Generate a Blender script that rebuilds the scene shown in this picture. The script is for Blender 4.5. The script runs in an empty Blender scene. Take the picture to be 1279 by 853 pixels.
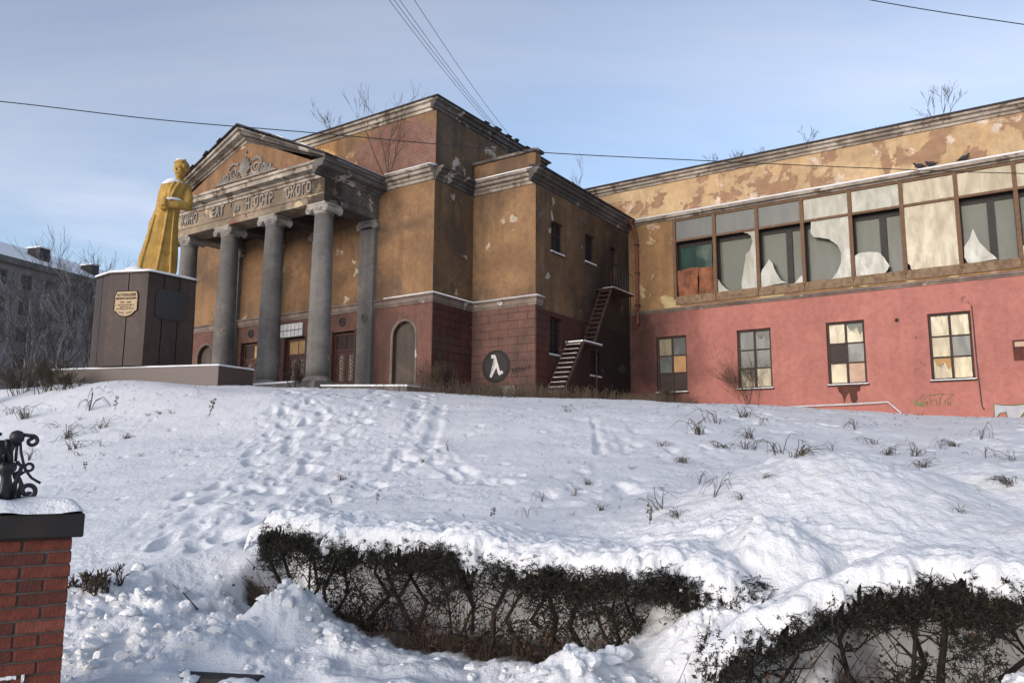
import bpy, bmesh, math, random
import numpy as np
from mathutils import Matrix, Vector
random.seed(7); RNG = np.random.default_rng(11)
SC = bpy.context.scene; COL = SC.collection
PI = math.pi; R_ = math.radians

# ------------------------------------------------------------------ camera
EYE = 1.65; FOC = 984.0; PITCH = R_(8.5); ROLL = R_(0.36)
PX, PY = 639.5, 426.5
_c, _s = math.cos(PITCH), math.sin(PITCH)
_Zc = np.array([0, -_s, _c]); FWD = np.array([0, _c, _s]); _X = np.array([1.0, 0, 0])
RT = math.cos(ROLL) * _X + math.sin(ROLL) * _Zc
UP = -math.sin(ROLL) * _X + math.cos(ROLL) * _Zc
EYEP = np.array([0, 0, EYE])
cd = bpy.data.cameras.new('camera'); cam = bpy.data.objects.new('camera', cd); COL.objects.link(cam)
cd.sensor_width = 36; cd.lens = FOC / 1279 * 36; cd.clip_start = 0.05; cd.clip_end = 5000
cam.matrix_world = Matrix(((RT[0], UP[0], -FWD[0], 0), (RT[1], UP[1], -FWD[1], 0), (RT[2], UP[2], -FWD[2], EYE), (0, 0, 0, 1)))
SC.camera = cam

# ------------------------------------------------------------------ light
SUN_AZ, SUN_EL = R_(-140.5), R_(12.0)          # azimuth from +Y towards +X
SUN = Vector((math.sin(SUN_AZ) * math.cos(SUN_EL), math.cos(SUN_AZ) * math.cos(SUN_EL), math.sin(SUN_EL)))
ld = bpy.data.lights.new('sun', 'SUN'); lo = bpy.data.objects.new('sun', ld); COL.objects.link(lo)
ld.energy = 0.56; ld.angle = R_(32); ld.color = (1.0, 0.84, 0.66)
lo.rotation_euler = SUN.to_track_quat('Z', 'Y').to_euler(); lo.location = (-20, -20, 30)
W = bpy.data.worlds.new('World'); SC.world = W; W.use_nodes = True
SC.view_settings.view_transform = 'Standard'; SC.view_settings.look = 'None'
SC.view_settings.exposure = 0.80; SC.view_settings.gamma = 1.0
SC.render.engine = 'CYCLES'
SC.cycles.max_bounces = 4; SC.cycles.use_denoising = True


class NT:
    """small node-tree helper"""
    def __init__(s, tree): s.t = tree; s.n = tree.nodes; s.l = tree.links
    def add(s, typ, **kw):
        n = s.n.new(typ)
        for k, v in kw.items(): setattr(n, k, v)
        return n
    def put(s, sock, v):
        if hasattr(v, 'is_linked') or isinstance(v, bpy.types.NodeSocket): s.l.new(v, sock)
        elif isinstance(v, (tuple, list)) and len(v) == 3 and sock.type == 'RGBA': sock.default_value = (*v, 1)
        else: sock.default_value = v
    def pos(s): return s.add('ShaderNodeNewGeometry').outputs['Position']
    def obj(s): return s.add('ShaderNodeTexCoord').outputs['Object']
    def mapv(s, v, scale=(1, 1, 1), loc=(0, 0, 0), rot=(0, 0, 0)):
        m = s.add('ShaderNodeMapping'); s.put(m.inputs[0], v); m.inputs['Scale'].default_value = scale
        m.inputs['Location'].default_value = loc; m.inputs['Rotation'].default_value = rot
        return m.outputs[0]
    def noise(s, v, scale, detail=5, rough=0.55, dist=0.0):
        n = s.add('ShaderNodeTexNoise'); s.put(n.inputs['Vector'], v); n.inputs['Scale'].default_value = scale
        n.inputs['Detail'].default_value = detail; n.inputs['Roughness'].default_value = rough
        n.inputs['Distortion'].default_value = dist
        return n.outputs['Fac']
    def ramp(s, f, a, b, inv=False):
        m = s.add('ShaderNodeMapRange'); s.put(m.inputs[0], f); m.inputs[1].default_value = a; m.inputs[2].default_value = b
        m.inputs[3].default_value = 1.0 if inv else 0.0; m.inputs[4].default_value = 0.0 if inv else 1.0
        return m.outputs[0]
    def mix(s, f, a, b, typ='MIX'):
        m = s.add('ShaderNodeMix', data_type='RGBA', blend_type=typ)
        s.put(m.inputs[0], f); s.put(m.inputs[6], a); s.put(m.inputs[7], b)
        return m.outputs[2]
    def math(s, op, a, b=0.0):
        m = s.add('ShaderNodeMath', operation=op); s.put(m.inputs[0], a); s.put(m.inputs[1], b)
        return m.outputs[0]
    def sep(s, v):
        m = s.add('ShaderNodeSeparateXYZ'); s.put(m.inputs[0], v); return m.outputs
    def bump(s, h, strength=0.3, dist=0.02):
        b = s.add('ShaderNodeBump'); s.put(b.inputs['Height'], h); b.inputs['Strength'].default_value = strength
        b.inputs['Distance'].default_value = dist
        return b.outputs[0]


# world: Nishita sky with thin veils of high cloud
w = NT(W.node_tree); w.n.clear()
sky = w.add('ShaderNodeTexSky', sky_type='NISHITA'); sky.sun_disc = False
sky.sun_elevation = SUN_EL; sky.sun_rotation = SUN_AZ
sky.air_density = 1.0; sky.dust_density = 2.2; sky.ozone_density = 2.6; sky.altitude = 200
tc = w.add('ShaderNodeTexCoord').outputs['Generated']
xyz = w.sep(tc)
zz = w.math('ADD', w.math('MAXIMUM', xyz[2], 0.0), 0.16)
cmb = w.add('ShaderNodeCombineXYZ'); w.put(cmb.inputs[0], w.math('DIVIDE', xyz[0], zz)); w.put(cmb.inputs[1], w.math('DIVIDE', xyz[1], zz))
pl = cmb.outputs[0]
n1 = w.noise(w.mapv(pl, (0.5, 1.15, 1), (2.3, 0.7, 0), (0, 0, R_(-32))), 0.75, 8, 0.58, 0.5)
n2 = w.noise(w.mapv(pl, (1, 1, 1), (7.3, 1.7, 0)), 0.35, 3, 0.5)
cl = w.math('MULTIPLY', w.ramp(n1, 0.43, 0.63), w.ramp(n2, 0.34, 0.58))
lum = w.add('ShaderNodeRGBToBW'); w.put(lum.inputs[0], sky.outputs[0])
white = w.mix(0.35, (1, 1, 1), sky.outputs[0])
cb = w.add('ShaderNodeCombineXYZ')
for i, k in enumerate((1.15, 1.18, 1.36)): w.put(cb.inputs[i], w.math('MULTIPLY', lum.outputs[0], k * 1.68))
colr = w.mix(w.math('ADD', w.math('MULTIPLY', cl, 0.50), 0.22), sky.outputs[0], cb.outputs[0])
bg = w.add('ShaderNodeBackground'); w.put(bg.inputs[0], colr); bg.inputs[1].default_value = 0.15
w.l.new(bg.outputs[0], w.add('ShaderNodeOutputWorld').inputs[0])

# ------------------------------------------------------------------ frames and numeric helpers
AZ = R_(-56.1)
EU = np.array([-math.sin(AZ), -math.cos(AZ)]); EV = np.array([math.sin(AZ + PI / 2), math.cos(AZ + PI / 2)])
ORG = np.array([-7.44, 30.0]); ROTB = math.atan2(EU[1], EU[0])
def uv2w(u, v): return ORG + EU * u + EV * v
def w2uv(x, y):
    dx = x - ORG[0]; dy = y - ORG[1]
    return dx * EU[0] + dy * EU[1], dx * EV[0] + dy * EV[1]
def ray(px, py):
    d = (px - PX) * RT + (PY - py) * UP + FOC * FWD
    return d / np.linalg.norm(d)
def at(px, py, Y):
    d = ray(px, py); return EYEP + d * (Y / d[1])

_P = RNG.permutation(512); _PT = np.concatenate([_P, _P])
_G = RNG.uniform(0, 2 * PI, 512); _GX, _GY = np.cos(_G), np.sin(_G)
def perlin(x, y):
    xi = np.floor(x).astype(np.int64); yi = np.floor(y).astype(np.int64); xf = x - xi; yf = y - yi
    def h(i, j): return _PT[_PT[i & 511] + (j & 511)]
    def g(i, j, a, b): k = h(i, j); return _GX[k] * a + _GY[k] * b
    u = xf ** 3 * (xf * (xf * 6 - 15) + 10); v = yf ** 3 * (yf * (yf * 6 - 15) + 10)
    a = g(xi, yi, xf, yf); b = g(xi + 1, yi, xf - 1, yf); c = g(xi, yi + 1, xf, yf - 1); d = g(xi + 1, yi + 1, xf - 1, yf - 1)
    return (a + u * (b - a)) * (1 - v) + (c + u * (d - c)) * v
def fbm(x, y, o=4, g=0.5):
    s = 0; a = 1.0
    for i in range(o):
        s = s + a * perlin(x * 2 ** i + 13.7 * i, y * 2 ** i - 7.1 * i); a *= g
    return s
def worley(x, y, seed=0):
    """distance to nearest jittered cell point, and a per-cell random"""
    xi = np.floor(x).astype(np.int64); yi = np.floor(y).astype(np.int64)
    best = np.full(np.shape(x), 9.0); rid = np.zeros(np.shape(x))
    for i in (-1, 0, 1):
        for j in (-1, 0, 1):
            k = _PT[_PT[(xi + i + seed * 17) & 511] + ((yi + j) & 511)]
            cx = xi + i + 0.5 + 0.42 * _GX[k]; cy = yi + j + 0.5 + 0.42 * _GY[(k * 7 + 3) & 511]
            d = np.hypot(x - cx, y - cy); m = d < best
            best = np.where(m, d, best); rid = np.where(m, k / 511.0, rid)
    return best, rid
def sstep(a, b, x):
    t = np.clip((x - a) / (b - a), 0, 1); return t * t * (3 - 2 * t)

# ------------------------------------------------------------------ terrain height
UK = np.array([-60., -30, -3, 4, 9, 14, 21, 30, 60])
VK = np.array([-18., -14.7, -12.5, -9.5, -6, -2, 2, 7, 14, 40])
TK = np.array([
    [0.1, 0.9, 1.9, 3.3, 4.4, 4.5, 4.5, 4.5, 4.5, 4.5],
    [0.1, 0.9, 1.9, 3.3, 4.4, 4.5, 4.5, 4.5, 4.5, 4.5],
    [0.1, 0.85, 1.75, 3.0, 4.2, 4.3, 4.35, 4.4, 4.4, 4.4],
    [0.1, 0.80, 1.45, 2.45, 3.55, 3.92, 4.05, 4.1, 4.15, 4.2],
    [0.1, 0.80, 1.32, 2.0, 2.85, 3.35, 3.72, 3.92, 4.10, 4.2],
    [0.1, 0.82, 1.2, 1.75, 2.45, 3.0, 3.35, 3.6, 3.80, 4.0],
    [0.1, 0.88, 1.08, 1.38, 1.82, 2.3, 2.65, 2.98, 3.30, 3.6],
    [0.1, 0.88, 1.0, 1.2, 1.6, 2.0, 2.3, 2.6, 2.85, 3.2],
    [0.1, 0.88, 1.0, 1.2, 1.6, 2.0, 2.3, 2.6, 2.85, 3.2]])
def _seg(K, x):
    i = np.clip(np.searchsorted(K, x) - 1, 0, len(K) - 2)
    t = np.clip((x - K[i]) / (K[i + 1] - K[i]), 0, 1)
    return i, t
def _slopes(K, T, ax):
    d = np.diff(T, axis=ax) / (np.diff(K).reshape((-1, 1) if ax == 0 else (1, -1)))
    a = np.take(d, range(0, d.shape[ax] - 1), axis=ax); b = np.take(d, range(1, d.shape[ax]), axis=ax)
    m = np.where(a * b > 0, 2 * a * b / (a + b + 1e-9), 0)
    first = np.take(d, [0], axis=ax); last = np.take(d, [-1], axis=ax)
    return np.concatenate([first, m, last], axis=ax)
_SV = _slopes(VK, TK, 1)
def _T0(u, v):
    i, s = _seg(UK, u); j, t = _seg(VK, v); hv = VK[j + 1] - VK[j]
    h00 = 2 * t**3 - 3 * t**2 + 1; h10 = t**3 - 2 * t**2 + t; h01 = -2 * t**3 + 3 * t**2; h11 = t**3 - t**2
    def row(k): return TK[k, j] * h00 + _SV[k, j] * hv * h10 + TK[k, j + 1] * h01 + _SV[k, j + 1] * hv * h11
    s = s * s * (3 - 2 * s) * 0.5 + s * 0.5
    return row(i) * (1 - s) + row(i + 1) * s
HEDGE_V = -15.25
def hedge_v(u): return -15.25 - 0.62 * (1 - sstep(21.3, 22.4, u)) * sstep(20.9, 21.2, u)
def hedge_on(u):      # where the hollows under the hedges run along u
    return sstep(15.9, 16.4, u) * (1 - sstep(20.2, 20.7, u)) + sstep(21.5, 22.0, u) * (1 - sstep(27, 27.3, u))
HEAPS = [(-3.25, 7.1, 1.0, 0.20), (-2.3, 6.3, 0.55, 0.14), (-1.85, 6.85, 0.5, 0.30), (-1.3, 6.35, 0.35, 0.12), (0.45, 4.95, 0.6, 0.20), (1.78, 5.75, 0.55, 0.26), (1.25, 5.2, 0.42, 0.30), (0.95, 4.75, 0.4, 0.18),
         (2.62, 4.25, 0.36, 0.34), (2.9, 7.5, 1.6, 0.50), (1.9, 7.0, 0.8, 0.14), (4.8, 7.8, 1.8, 0.36), (3.9, 5.9, 0.8, 0.2), (2.0, 6.0, 0.55, 0.12)]
PATHS = [  # trodden tracks as world polylines (x, y), width, depth
    ([(-6.9, 27), (-5.6, 22), (-4.9, 17), (-4.0, 12.5), (-3.4, 9.5)], 1.5, 1.0),
    ([(-4.2, 26), (-3.6, 20), (-3.3, 15), (-2.4, 11)], 1.0, 0.8),
    ([(-2.9, 25), (-2.1, 17), (-1.9, 12)], 0.5, 0.8),
    ([(-1.8, 16), (-0.6, 11.5), (0.3, 9.5)], 0.25, 0.6),
    ([(1.9, 20), (1.3, 14), (1.15, 11.5)], 0.45, 0.35)]
def path_mask(x, y):
    m = np.zeros(np.shape(x))
    for pts, wd, dp in PATHS:
        best = np.full(np.shape(x), 99.0)
        wob = 0.35 * perlin(x * 0.35 + 3, y * 0.35)
        for a, b in zip(pts[:-1], pts[1:]):
            ax, ay = a; bx, by = b; L2 = (bx - ax) ** 2 + (by - ay) ** 2
            t = np.clip(((x - ax) * (bx - ax) + (y - ay) * (by - ay)) / L2, 0, 1)
            best = np.minimum(best, np.hypot(x - ax - t * (bx - ax), y - ay - t * (by - ay)))
        m = np.maximum(m, dp * (1 - sstep(wd * 0.35, wd, best + wob)))
    return m
GROOVES = [([(-2.55, 22), (-2.15, 17), (-2.0, 13.5)], 0.09), ([(-1.95, 22), (-1.65, 17), (-1.6, 13.5)], 0.09), ([(-1.75, 15.5), (-0.7, 11.6)], 0.08), ([(-1.45, 15.3), (-0.45, 11.5)], 0.07),
           ([(1.85, 18), (1.5, 13.5)], 0.06), ([(2.3, 18), (1.95, 13.3)], 0.06), ([(-5.6, 20), (-3.9, 14)], 0.09)]
def height(x, y, detail=True):
    x = np.asarray(x, float); y = np.asarray(y, float)
    u, v = w2uv(x, y)
    ho = hedge_on(u) * np.ones_like(u)
    z = _T0(u, v)
    street = 0.06
    # hollow under the hedges, street edge before them
    under = sstep(-14.62, -15.0, v)
    zf = 0.16 + 0.10 * fbm(x * 2.1, y * 2.1, 2)
    z = z * (1 - under * ho) + (zf + 0.0 * u) * under * ho
    gapz = sstep(15.4, 16.2, u) * (1 - sstep(27, 27.6, u)) * (1 - ho)
    z = z * (1 - gapz) + gapz * np.minimum(z, 0.12 + 0.75 * sstep(-16.3, -14.6, v) + 0.6 * np.clip(v + 14.6, 0, 9))
    z = np.where(v < -18, street, z)
    gap = sstep(20.5, 20.7, u) * (1 - sstep(20.95, 21.15, u)) * sstep(-16.2, -15.4, v) * (1 - sstep(-14.9, -14.4, v))
    heap = 0 * z; hm = 0 * z
    for hx, hy, hr, hh in HEAPS:
        g = np.exp(-((x - hx) ** 2 + (y - hy) ** 2) / (hr * hr) * 1.3); heap = np.maximum(heap, hh * g) + 0.25 * hh * g; hm = np.maximum(hm, g)
    z = z + heap
    if not detail: return z
    near = 1 - sstep(30, 60, np.hypot(x, y))
    z = z + near * (0.08 * fbm(x * 0.35, y * 0.35, 3) + 0.011 * fbm(x * 1.7, y * 1.7, 3))
    lump = sstep(-.05, .3, fbm(x * .55 + 21, y * .55, 3))
    z = z + near * lump * (0.020 * fbm(x * 4.2, y * 4.2, 4, .6) + 0.008 * np.abs(fbm(x * 11, y * 11, 3)))
    # small crust bumps
    z = z + near * 0.006 * fbm(x * 7, y * 7, 3)
    pm = path_mask(x, y)
    right = sstep(12.5, 18.5, u) * sstep(-14.6, -12, v) * 0.75 * sstep(-0.12, 0.3, fbm(x * 0.4 + 9, y * 0.4, 2))
    tr = np.clip(np.maximum(pm, right), 0, 1)
    wx, wy = x + 0.22 * perlin(x * 1.7, y * 1.7 + 40), y + 0.22 * perlin(x * 1.7 + 80, y * 1.7)
    d1, r1 = worley(wx * 2.5 + .35 * wy, wy * 1.15, 1); d2, r2 = worley(wx * 4.9 + 3, wy * 2.6, 2)
    z = z + near * tr * (-0.115 * (1 - sstep(0.10, 0.46, d1)) * np.clip(r1 * 2.2 - .7, 0, 1) + 0.03 * fbm(x * 2.2, y * 1.6, 3) - 0.035 * (1 - sstep(0.1, 0.4, d2)) * np.clip(r2 * 2 - .6, 0, 1))
    # stray foot prints
    d3, r3 = worley(x * 1.3 + 7, y * 1.1, 3)
    z = z - near * 0.05 * (1 - sstep(0.05, 0.14, d3)) * (r3 > 0.80) * sstep(9, 12, y)
    for pts, wd in GROOVES:
        best = np.full(np.shape(x), 99.0)
        for a, b in zip(pts[:-1], pts[1:]):
            ax, ay = a; bx, by = b; L2 = (bx - ax) ** 2 + (by - ay) ** 2
            t = np.clip(((x - ax) * (bx - ax) + (y - ay) * (by - ay)) / L2, 0, 1)
            best = np.minimum(best, np.hypot(x - ax - t * (bx - ax), y - ay - t * (by - ay)))
        best = best + 0.10 * perlin(x * 1.6, y * 1.6)
        z = z - 0.050 * (1 - sstep(wd * 0.3, wd * 2.0, best)) * sstep(-0.35, 0.25, perlin(x * 1.1 + 5, y * 1.1)) + 0.006 * np.exp(-((best - wd * 2.4) / (wd * 0.9)) ** 2)
    # clods of ploughed snow
    front = sstep(-14.9, -15.4, v) * (1 - ho * sstep(-15.75, -15.5, v)) * sstep(15, 17, u)
    bank = np.clip(hm * 1.3, 0, 1)
    rb = sstep(19.8, 20.8, u) * sstep(-16.2, -15.6, v) * (1 - sstep(-12.5, -11, v)) * 0.75
    bank = np.maximum(bank, rb)
    cm = np.clip(np.maximum(bank, 0.55 * front * sstep(-0.3, 0.1, fbm(x * 0.8, y * 0.8 + 4, 2))), 0, 1)
    lane = np.exp(-(((x + 0.45) / 1.0) ** 2 + ((y - 5.45) / 0.35) ** 2))
    cm = cm * (1 - 0.85 * lane)
    a1, q1 = worley(x * 3.2 + 0.4 * perlin(x * 3, y * 3), y * 3.2, 4); a2, q2 = worley(x * 7.5, y * 7.5, 5); a3, q3 = worley(x * 17, y * 17, 6)
    cs = np.where(v > -14.4, .5, .85)
    z = z + near * cm * cs * (0.055 * q1 * (1 - sstep(0.0, 0.7, a1)) + 0.045 * q2 * (1 - sstep(0.0, 0.66, a2)) + 0.022 * q3 * (1 - sstep(0.0, 0.62, a3)) + 0.04 * fbm(x * 3, y * 3, 5, .62) + 0.014 * np.abs(fbm(x * 14, y * 14, 3)))
    return z
def hz(x, y): return float(height(np.array([x]), np.array([y]))[0])
def ground_at(px, py):
    d = ray(px, py); ts = np.linspace(4, 60, 1500); p = EYEP[None] + d[None] * ts[:, None]
    h = height(p[:, 0], p[:, 1], False); k = np.argmax(p[:, 2] < h)
    if p[k, 2] >= h[k]: k = len(ts) - 1
    q = p[k]; return q[0], q[1], hz(q[0], q[1])

# ------------------------------------------------------------------ mesh builder
class MB:
    def __init__(s): s.v = []; s.f = []
    def quad(s, *p):
        b = len(s.v); s.v += [tuple(q) for q in p]; s.f.append(tuple(range(b, b + len(p)))); return s
    def box(s, x0, x1, y0, y1, z0, z1):
        b = len(s.v)
        s.v += [(x0, y0, z0), (x1, y0, z0), (x1, y1, z0), (x0, y1, z0), (x0, y0, z1), (x1, y0, z1), (x1, y1, z1), (x0, y1, z1)]
        for q in ((0, 3, 2, 1), (4, 5, 6, 7), (0, 1, 5, 4), (1, 2, 6, 5), (2, 3, 7, 6), (3, 0, 4, 7)): s.f.append(tuple(b + i for i in q))
        return s
    def prism(s, poly, lo, hi, m=lambda a, b, c: (a, b, c)):
        """poly of (a, b), extruded along c"""
        b = len(s.v); n = len(poly)
        s.v += [m(p[0], p[1], lo) for p in poly] + [m(p[0], p[1], hi) for p in poly]
        s.f.append(tuple(range(b + n - 1, b - 1, -1))); s.f.append(tuple(range(b + n, b + 2 * n)))
        for i in range(n): j = (i + 1) % n; s.f.append((b + i, b + j, b + n + j, b + n + i))
        return s
    def tube(s, pts, r, n=6, cap=True):
        pts = [Vector(p) for p in pts]; k = len(pts)
        rr = r if isinstance(r, (list, tuple)) else [r] * k
        b0 = len(s.v); t = (pts[1] - pts[0]).normalized()
        a = t.orthogonal().normalized()
        for i, p in enumerate(pts):
            tn = (pts[min(i + 1, k - 1)] - pts[max(i - 1, 0)])
            if tn.length > 1e-9: tn.normalize(); a = (a - tn * a.dot(tn)); a = a.normalized() if a.length > 1e-6 else tn.orthogonal().normalized(); t = tn
            c = t.cross(a)
            for q in range(n):
                an = 2 * PI * q / n; s.v.append(tuple(p + (a * math.cos(an) + c * math.sin(an)) * rr[i]))
        for i in range(k - 1):
            for q in range(n):
                q2 = (q + 1) % n; s.f.append((b0 + i * n + q, b0 + i * n + q2, b0 + (i + 1) * n + q2, b0 + (i + 1) * n + q))
        if cap:
            s.f.append(tuple(b0 + q for q in range(n - 1, -1, -1))); s.f.append(tuple(b0 + (k - 1) * n + q for q in range(n)))
        return s
    def lathe(s, prof, c=(0, 0, 0), n=24, m=None):
        b = len(s.v); k = len(prof)
        for r, z in prof:
            for q in range(n):
                an = 2 * PI * q / n; p = (c[0] + r * math.cos(an), c[1] + r * math.sin(an), c[2] + z)
                s.v.append(m(*p) if m else p)
        for i in range(k - 1):
            for q in range(n):
                q2 = (q + 1) % n; s.f.append((b + i * n + q, b + i * n + q2, b + (i + 1) * n + q2, b + (i + 1) * n + q))
        s.f.append(tuple(b + q for q in range(n - 1, -1, -1))); s.f.append(tuple(b + (k - 1) * n + q for q in range(n)))
        return s
    def ell(s, c, r, n=12, k=8, rot=None):
        b = len(s.v); c = Vector(c)
        def P(x, y, z):
            q = Vector((x * r[0], y * r[1], z * r[2]))
            if rot: q = rot @ q
            return tuple(c + q)
        s.v.append(P(0, 0, -1))
        for i in range(1, k):
            ph = -PI / 2 + PI * i / k
            for q in range(n): an = 2 * PI * q / n; s.v.append(P(math.cos(ph) * math.cos(an), math.cos(ph) * math.sin(an), math.sin(ph)))
        s.v.append(P(0, 0, 1)); e = len(s.v) - 1
        for q in range(n):
            q2 = (q + 1) % n; s.f.append((b, b + 1 + q2, b + 1 + q)); s.f.append((e, b + 1 + (k - 2) * n + q, b + 1 + (k - 2) * n + q2))
            for i in range(k - 2): s.f.append((b + 1 + i * n + q, b + 1 + i * n + q2, b + 1 + (i + 1) * n + q2, b + 1 + (i + 1) * n + q))
        return s
    def sweep(s, path, prof):
        """closed profile of (out, z) swept along an open (u, v) polyline; out is to the right of travel"""
        b = len(s.v); n = len(prof); k = len(path)
        P = [Vector(p) for p in path]; N = []
        for i in range(k - 1): d = (P[i + 1] - P[i]).normalized(); N.append(Vector((d.y, -d.x)))
        for i in range(k):
            if i == 0: m = N[0]
            elif i == k - 1: m = N[-1]
            else: m = (N[i - 1] + N[i]); m = m / max(0.2, m.dot(N[i]))
            for o, z in prof: s.v.append((P[i].x + m.x * o, P[i].y + m.y * o, z))
        for i in range(k - 1):
            for q in range(n): q2 = (q + 1) % n; s.f.append((b + i * n + q, b + i * n + q2, b + (i + 1) * n + q2, b + (i + 1) * n + q))
        s.f.append(tuple(b + q for q in range(n))); s.f.append(tuple(b + (k - 1) * n + q for q in range(n - 1, -1, -1)))
        return s
    def mesh(s, name, mat=None, smooth=False, fix=False):
        me = bpy.data.meshes.new(name); me.from_pydata([tuple(map(float, p)) for p in s.v], [], s.f)
        if fix:
            bm = bmesh.new(); bm.from_mesh(me); bmesh.ops.recalc_face_normals(bm, faces=bm.faces); bm.to_mesh(me); bm.free()
        if mat: me.materials.append(mat)
        if smooth: me.shade_smooth() if hasattr(me, 'shade_smooth') else None
        me.update(); return me
    def build(s, name, mat, parent=None, smooth=False, fix=True, bevel=0, **tags):
        me = s.mesh(name, mat, smooth, fix); o = bpy.data.objects.new(name, me); COL.objects.link(o)
        if parent: o.parent = parent
        if bevel:
            m = o.modifiers.new('bevel', 'BEVEL'); m.width = bevel; m.segments = 1; m.limit_method = 'ANGLE'
        for k_, v_ in tags.items(): o[k_] = v_
        return o
def thing(name, label, cat, loc=(0, 0, 0), rz=0, group=None):
    o = bpy.data.objects.new(name, None); COL.objects.link(o); o.location = loc; o.rotation_euler = (0, 0, rz)
    o['label'] = label; o['category'] = cat; o.empty_display_size = 0.2
    if group: o['group'] = group
    return o
def tag(o, label, cat, group=None):
    o['label'] = label; o['category'] = cat
    if group: o['group'] = group
    return o
def inst(me, name, parent, loc=(0, 0, 0), rot=(0, 0, 0), scale=(1, 1, 1)):
    o = bpy.data.objects.new(name, me); COL.objects.link(o); o.parent = parent
    o.location = loc; o.rotation_euler = rot; o.scale = scale
    return o
def npmesh(name, V, F, mat, smooth=True):
    V = np.asarray(V, np.float32); F = np.asarray(F, np.int32); me = bpy.data.meshes.new(name)
    n = F.shape[1]; me.vertices.add(len(V)); me.vertices.foreach_set('co', V.ravel())
    me.loops.add(F.size); me.loops.foreach_set('vertex_index', F.ravel()); me.polygons.add(len(F))
    me.polygons.foreach_set('loop_start', np.arange(0, F.size, n, dtype=np.int32)); me.polygons.foreach_set('loop_total', np.full(len(F), n, np.int32))
    me.polygons.foreach_set('use_smooth', np.full(len(F), smooth)); me.update(); me.validate()
    if mat: me.materials.append(mat)
    return me

# ------------------------------------------------------------------ materials
MATS = {}
def base_mat(name, rough=0.8, spec=0.3):
    m = bpy.data.materials.new(name); m.use_nodes = True; t = NT(m.node_tree); b = t.n['Principled BSDF']
    b.inputs['Roughness'].default_value = rough; b.inputs['Specular IOR Level'].default_value = spec; MATS[name] = m
    return m, t, b
def simple(name, c, c2=None, scale=6, rough=0.8, spec=0.3, metal=0.0, bump=0.15, bd=0.01, sharp=(0.35, 0.65)):
    m, t, b = base_mat(name, rough, spec); p = t.obj()
    c2 = c2 or tuple(k * 0.65 for k in c)
    f = t.noise(p, scale, 6, 0.6); t.put(b.inputs['Base Color'], t.mix(t.ramp(f, *sharp), c2, c)); b.inputs['Metallic'].default_value = metal
    if bump: t.put(b.inputs['Normal'], t.bump(t.noise(p, scale * 4, 5, 0.6), bump, bd))
    return m
def plaster(name, c, c2, grime=0.45, peel=None, thr=0.62, pale=None, thr2=0.66, seed=0.0, streak=0.5, rough=0.9, peel_scale=0.9, extra=None):
    """weathered render: two tones, run-off streaks, flaked patches"""
    thr = 0.5 + (thr - 0.5) * 0.66; thr2 = 0.5 + (thr2 - 0.5) * 0.66
    m, t, b = base_mat(name, rough, 0.15); p = t.mapv(t.pos(), loc=(seed, seed * 0.7, seed * 1.3))
    col = t.mix(t.ramp(t.noise(p, 0.55, 8, 0.62, 0.3), 0.42, 0.58), c2, c)
    col = t.mix(t.math('MULTIPLY', t.ramp(t.noise(p, 5, 7, 0.7), 0.42, 0.62), 0.35), col, tuple(k * 0.6 for k in c2))
    # run-off streaks
    st = t.ramp(t.noise(t.mapv(p, (1.6, 1.6, 0.16)), 1.1, 7, 0.66), 0.47, 0.66)
    col = t.mix(t.math('MULTIPLY', st, streak), col, tuple(k * 0.34 + 0.008 for k in c2))
    # blotchy grime
    gr = t.ramp(t.noise(p, 0.42, 9, 0.70, 0.5), 0.46, 0.62)
    col = t.mix(t.math('MULTIPLY', gr, grime), col, (0.055, 0.045, 0.036))
    hgt = t.noise(p, 18, 6, 0.6)
    if pale:
        k = t.ramp(t.noise(p, peel_scale * 0.8, 9, 0.62, 0.3), thr2, thr2 + 0.02); col = t.mix(k, col, t.mix(t.ramp(t.noise(p, 3, 4), 0.3, 0.7), pale, tuple(q * 0.75 for q in pale)))
        hgt = t.math('SUBTRACT', hgt, t.math('MULTIPLY', k, 0.8))
    if peel:
        k = t.ramp(t.noise(t.mapv(p, loc=(5, 3, 9)), peel_scale, 9, 0.62, 0.3), thr, thr + 0.025)
        col = t.mix(k, col, t.mix(t.ramp(t.noise(p, 2.5, 5), 0.35, 0.65), peel, tuple(q * 0.7 for q in peel)))
        hgt = t.math('SUBTRACT', hgt, t.math('MULTIPLY', k, 1.4))
    if extra: col, hgt = extra(t, p, col, hgt)
    t.put(b.inputs['Base Color'], col); t.put(b.inputs['Normal'], t.bump(hgt, 0.45, 0.018))
    return m
M_OCHRE = plaster('ochre_plaster', (0.255, 0.15, 0.078), (0.185, 0.108, 0.058), 0.55, pale=(0.42, 0.36, 0.27), thr2=0.71, streak=0.35)
def sooty(t, p, col, hgt):
    # soot and damp that has run down around the stair corner: its own blotchy outline
    l = t.sep(t.mapv(t.pos(), (1, 1, 1)))
    n = t.noise(p, 0.6, 8, 0.65)
    d = t.add('ShaderNodeVectorMath', operation='DISTANCE'); q = t.mapv(t.pos(), (1, 1, 0.45)); t.put(d.inputs[0], q)
    c = uv2w(6.6, 12.0); d.inputs[1].default_value = (c[0], c[1], 6.0 * 0.45)
    k = t.ramp(t.math('ADD', d.outputs[1], t.math('MULTIPLY', n, -4.6)), -0.6, 2.6, True)
    return t.mix(t.math('MULTIPLY', k, 0.86), col, (0.018, 0.015, 0.013)), hgt
M_OCHRE_SIDE = plaster('shaded_stained_ochre', (0.2, 0.12, 0.062), (0.135, 0.084, 0.048), 0.7, pale=(0.40, 0.35, 0.28), thr2=0.70, peel=(0.16, 0.12, 0.1), thr=0.68, seed=3.1, streak=0.55, extra=sooty)  # darker copy of the ochre: unlit-side shade put into the colour, plus stains
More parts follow.
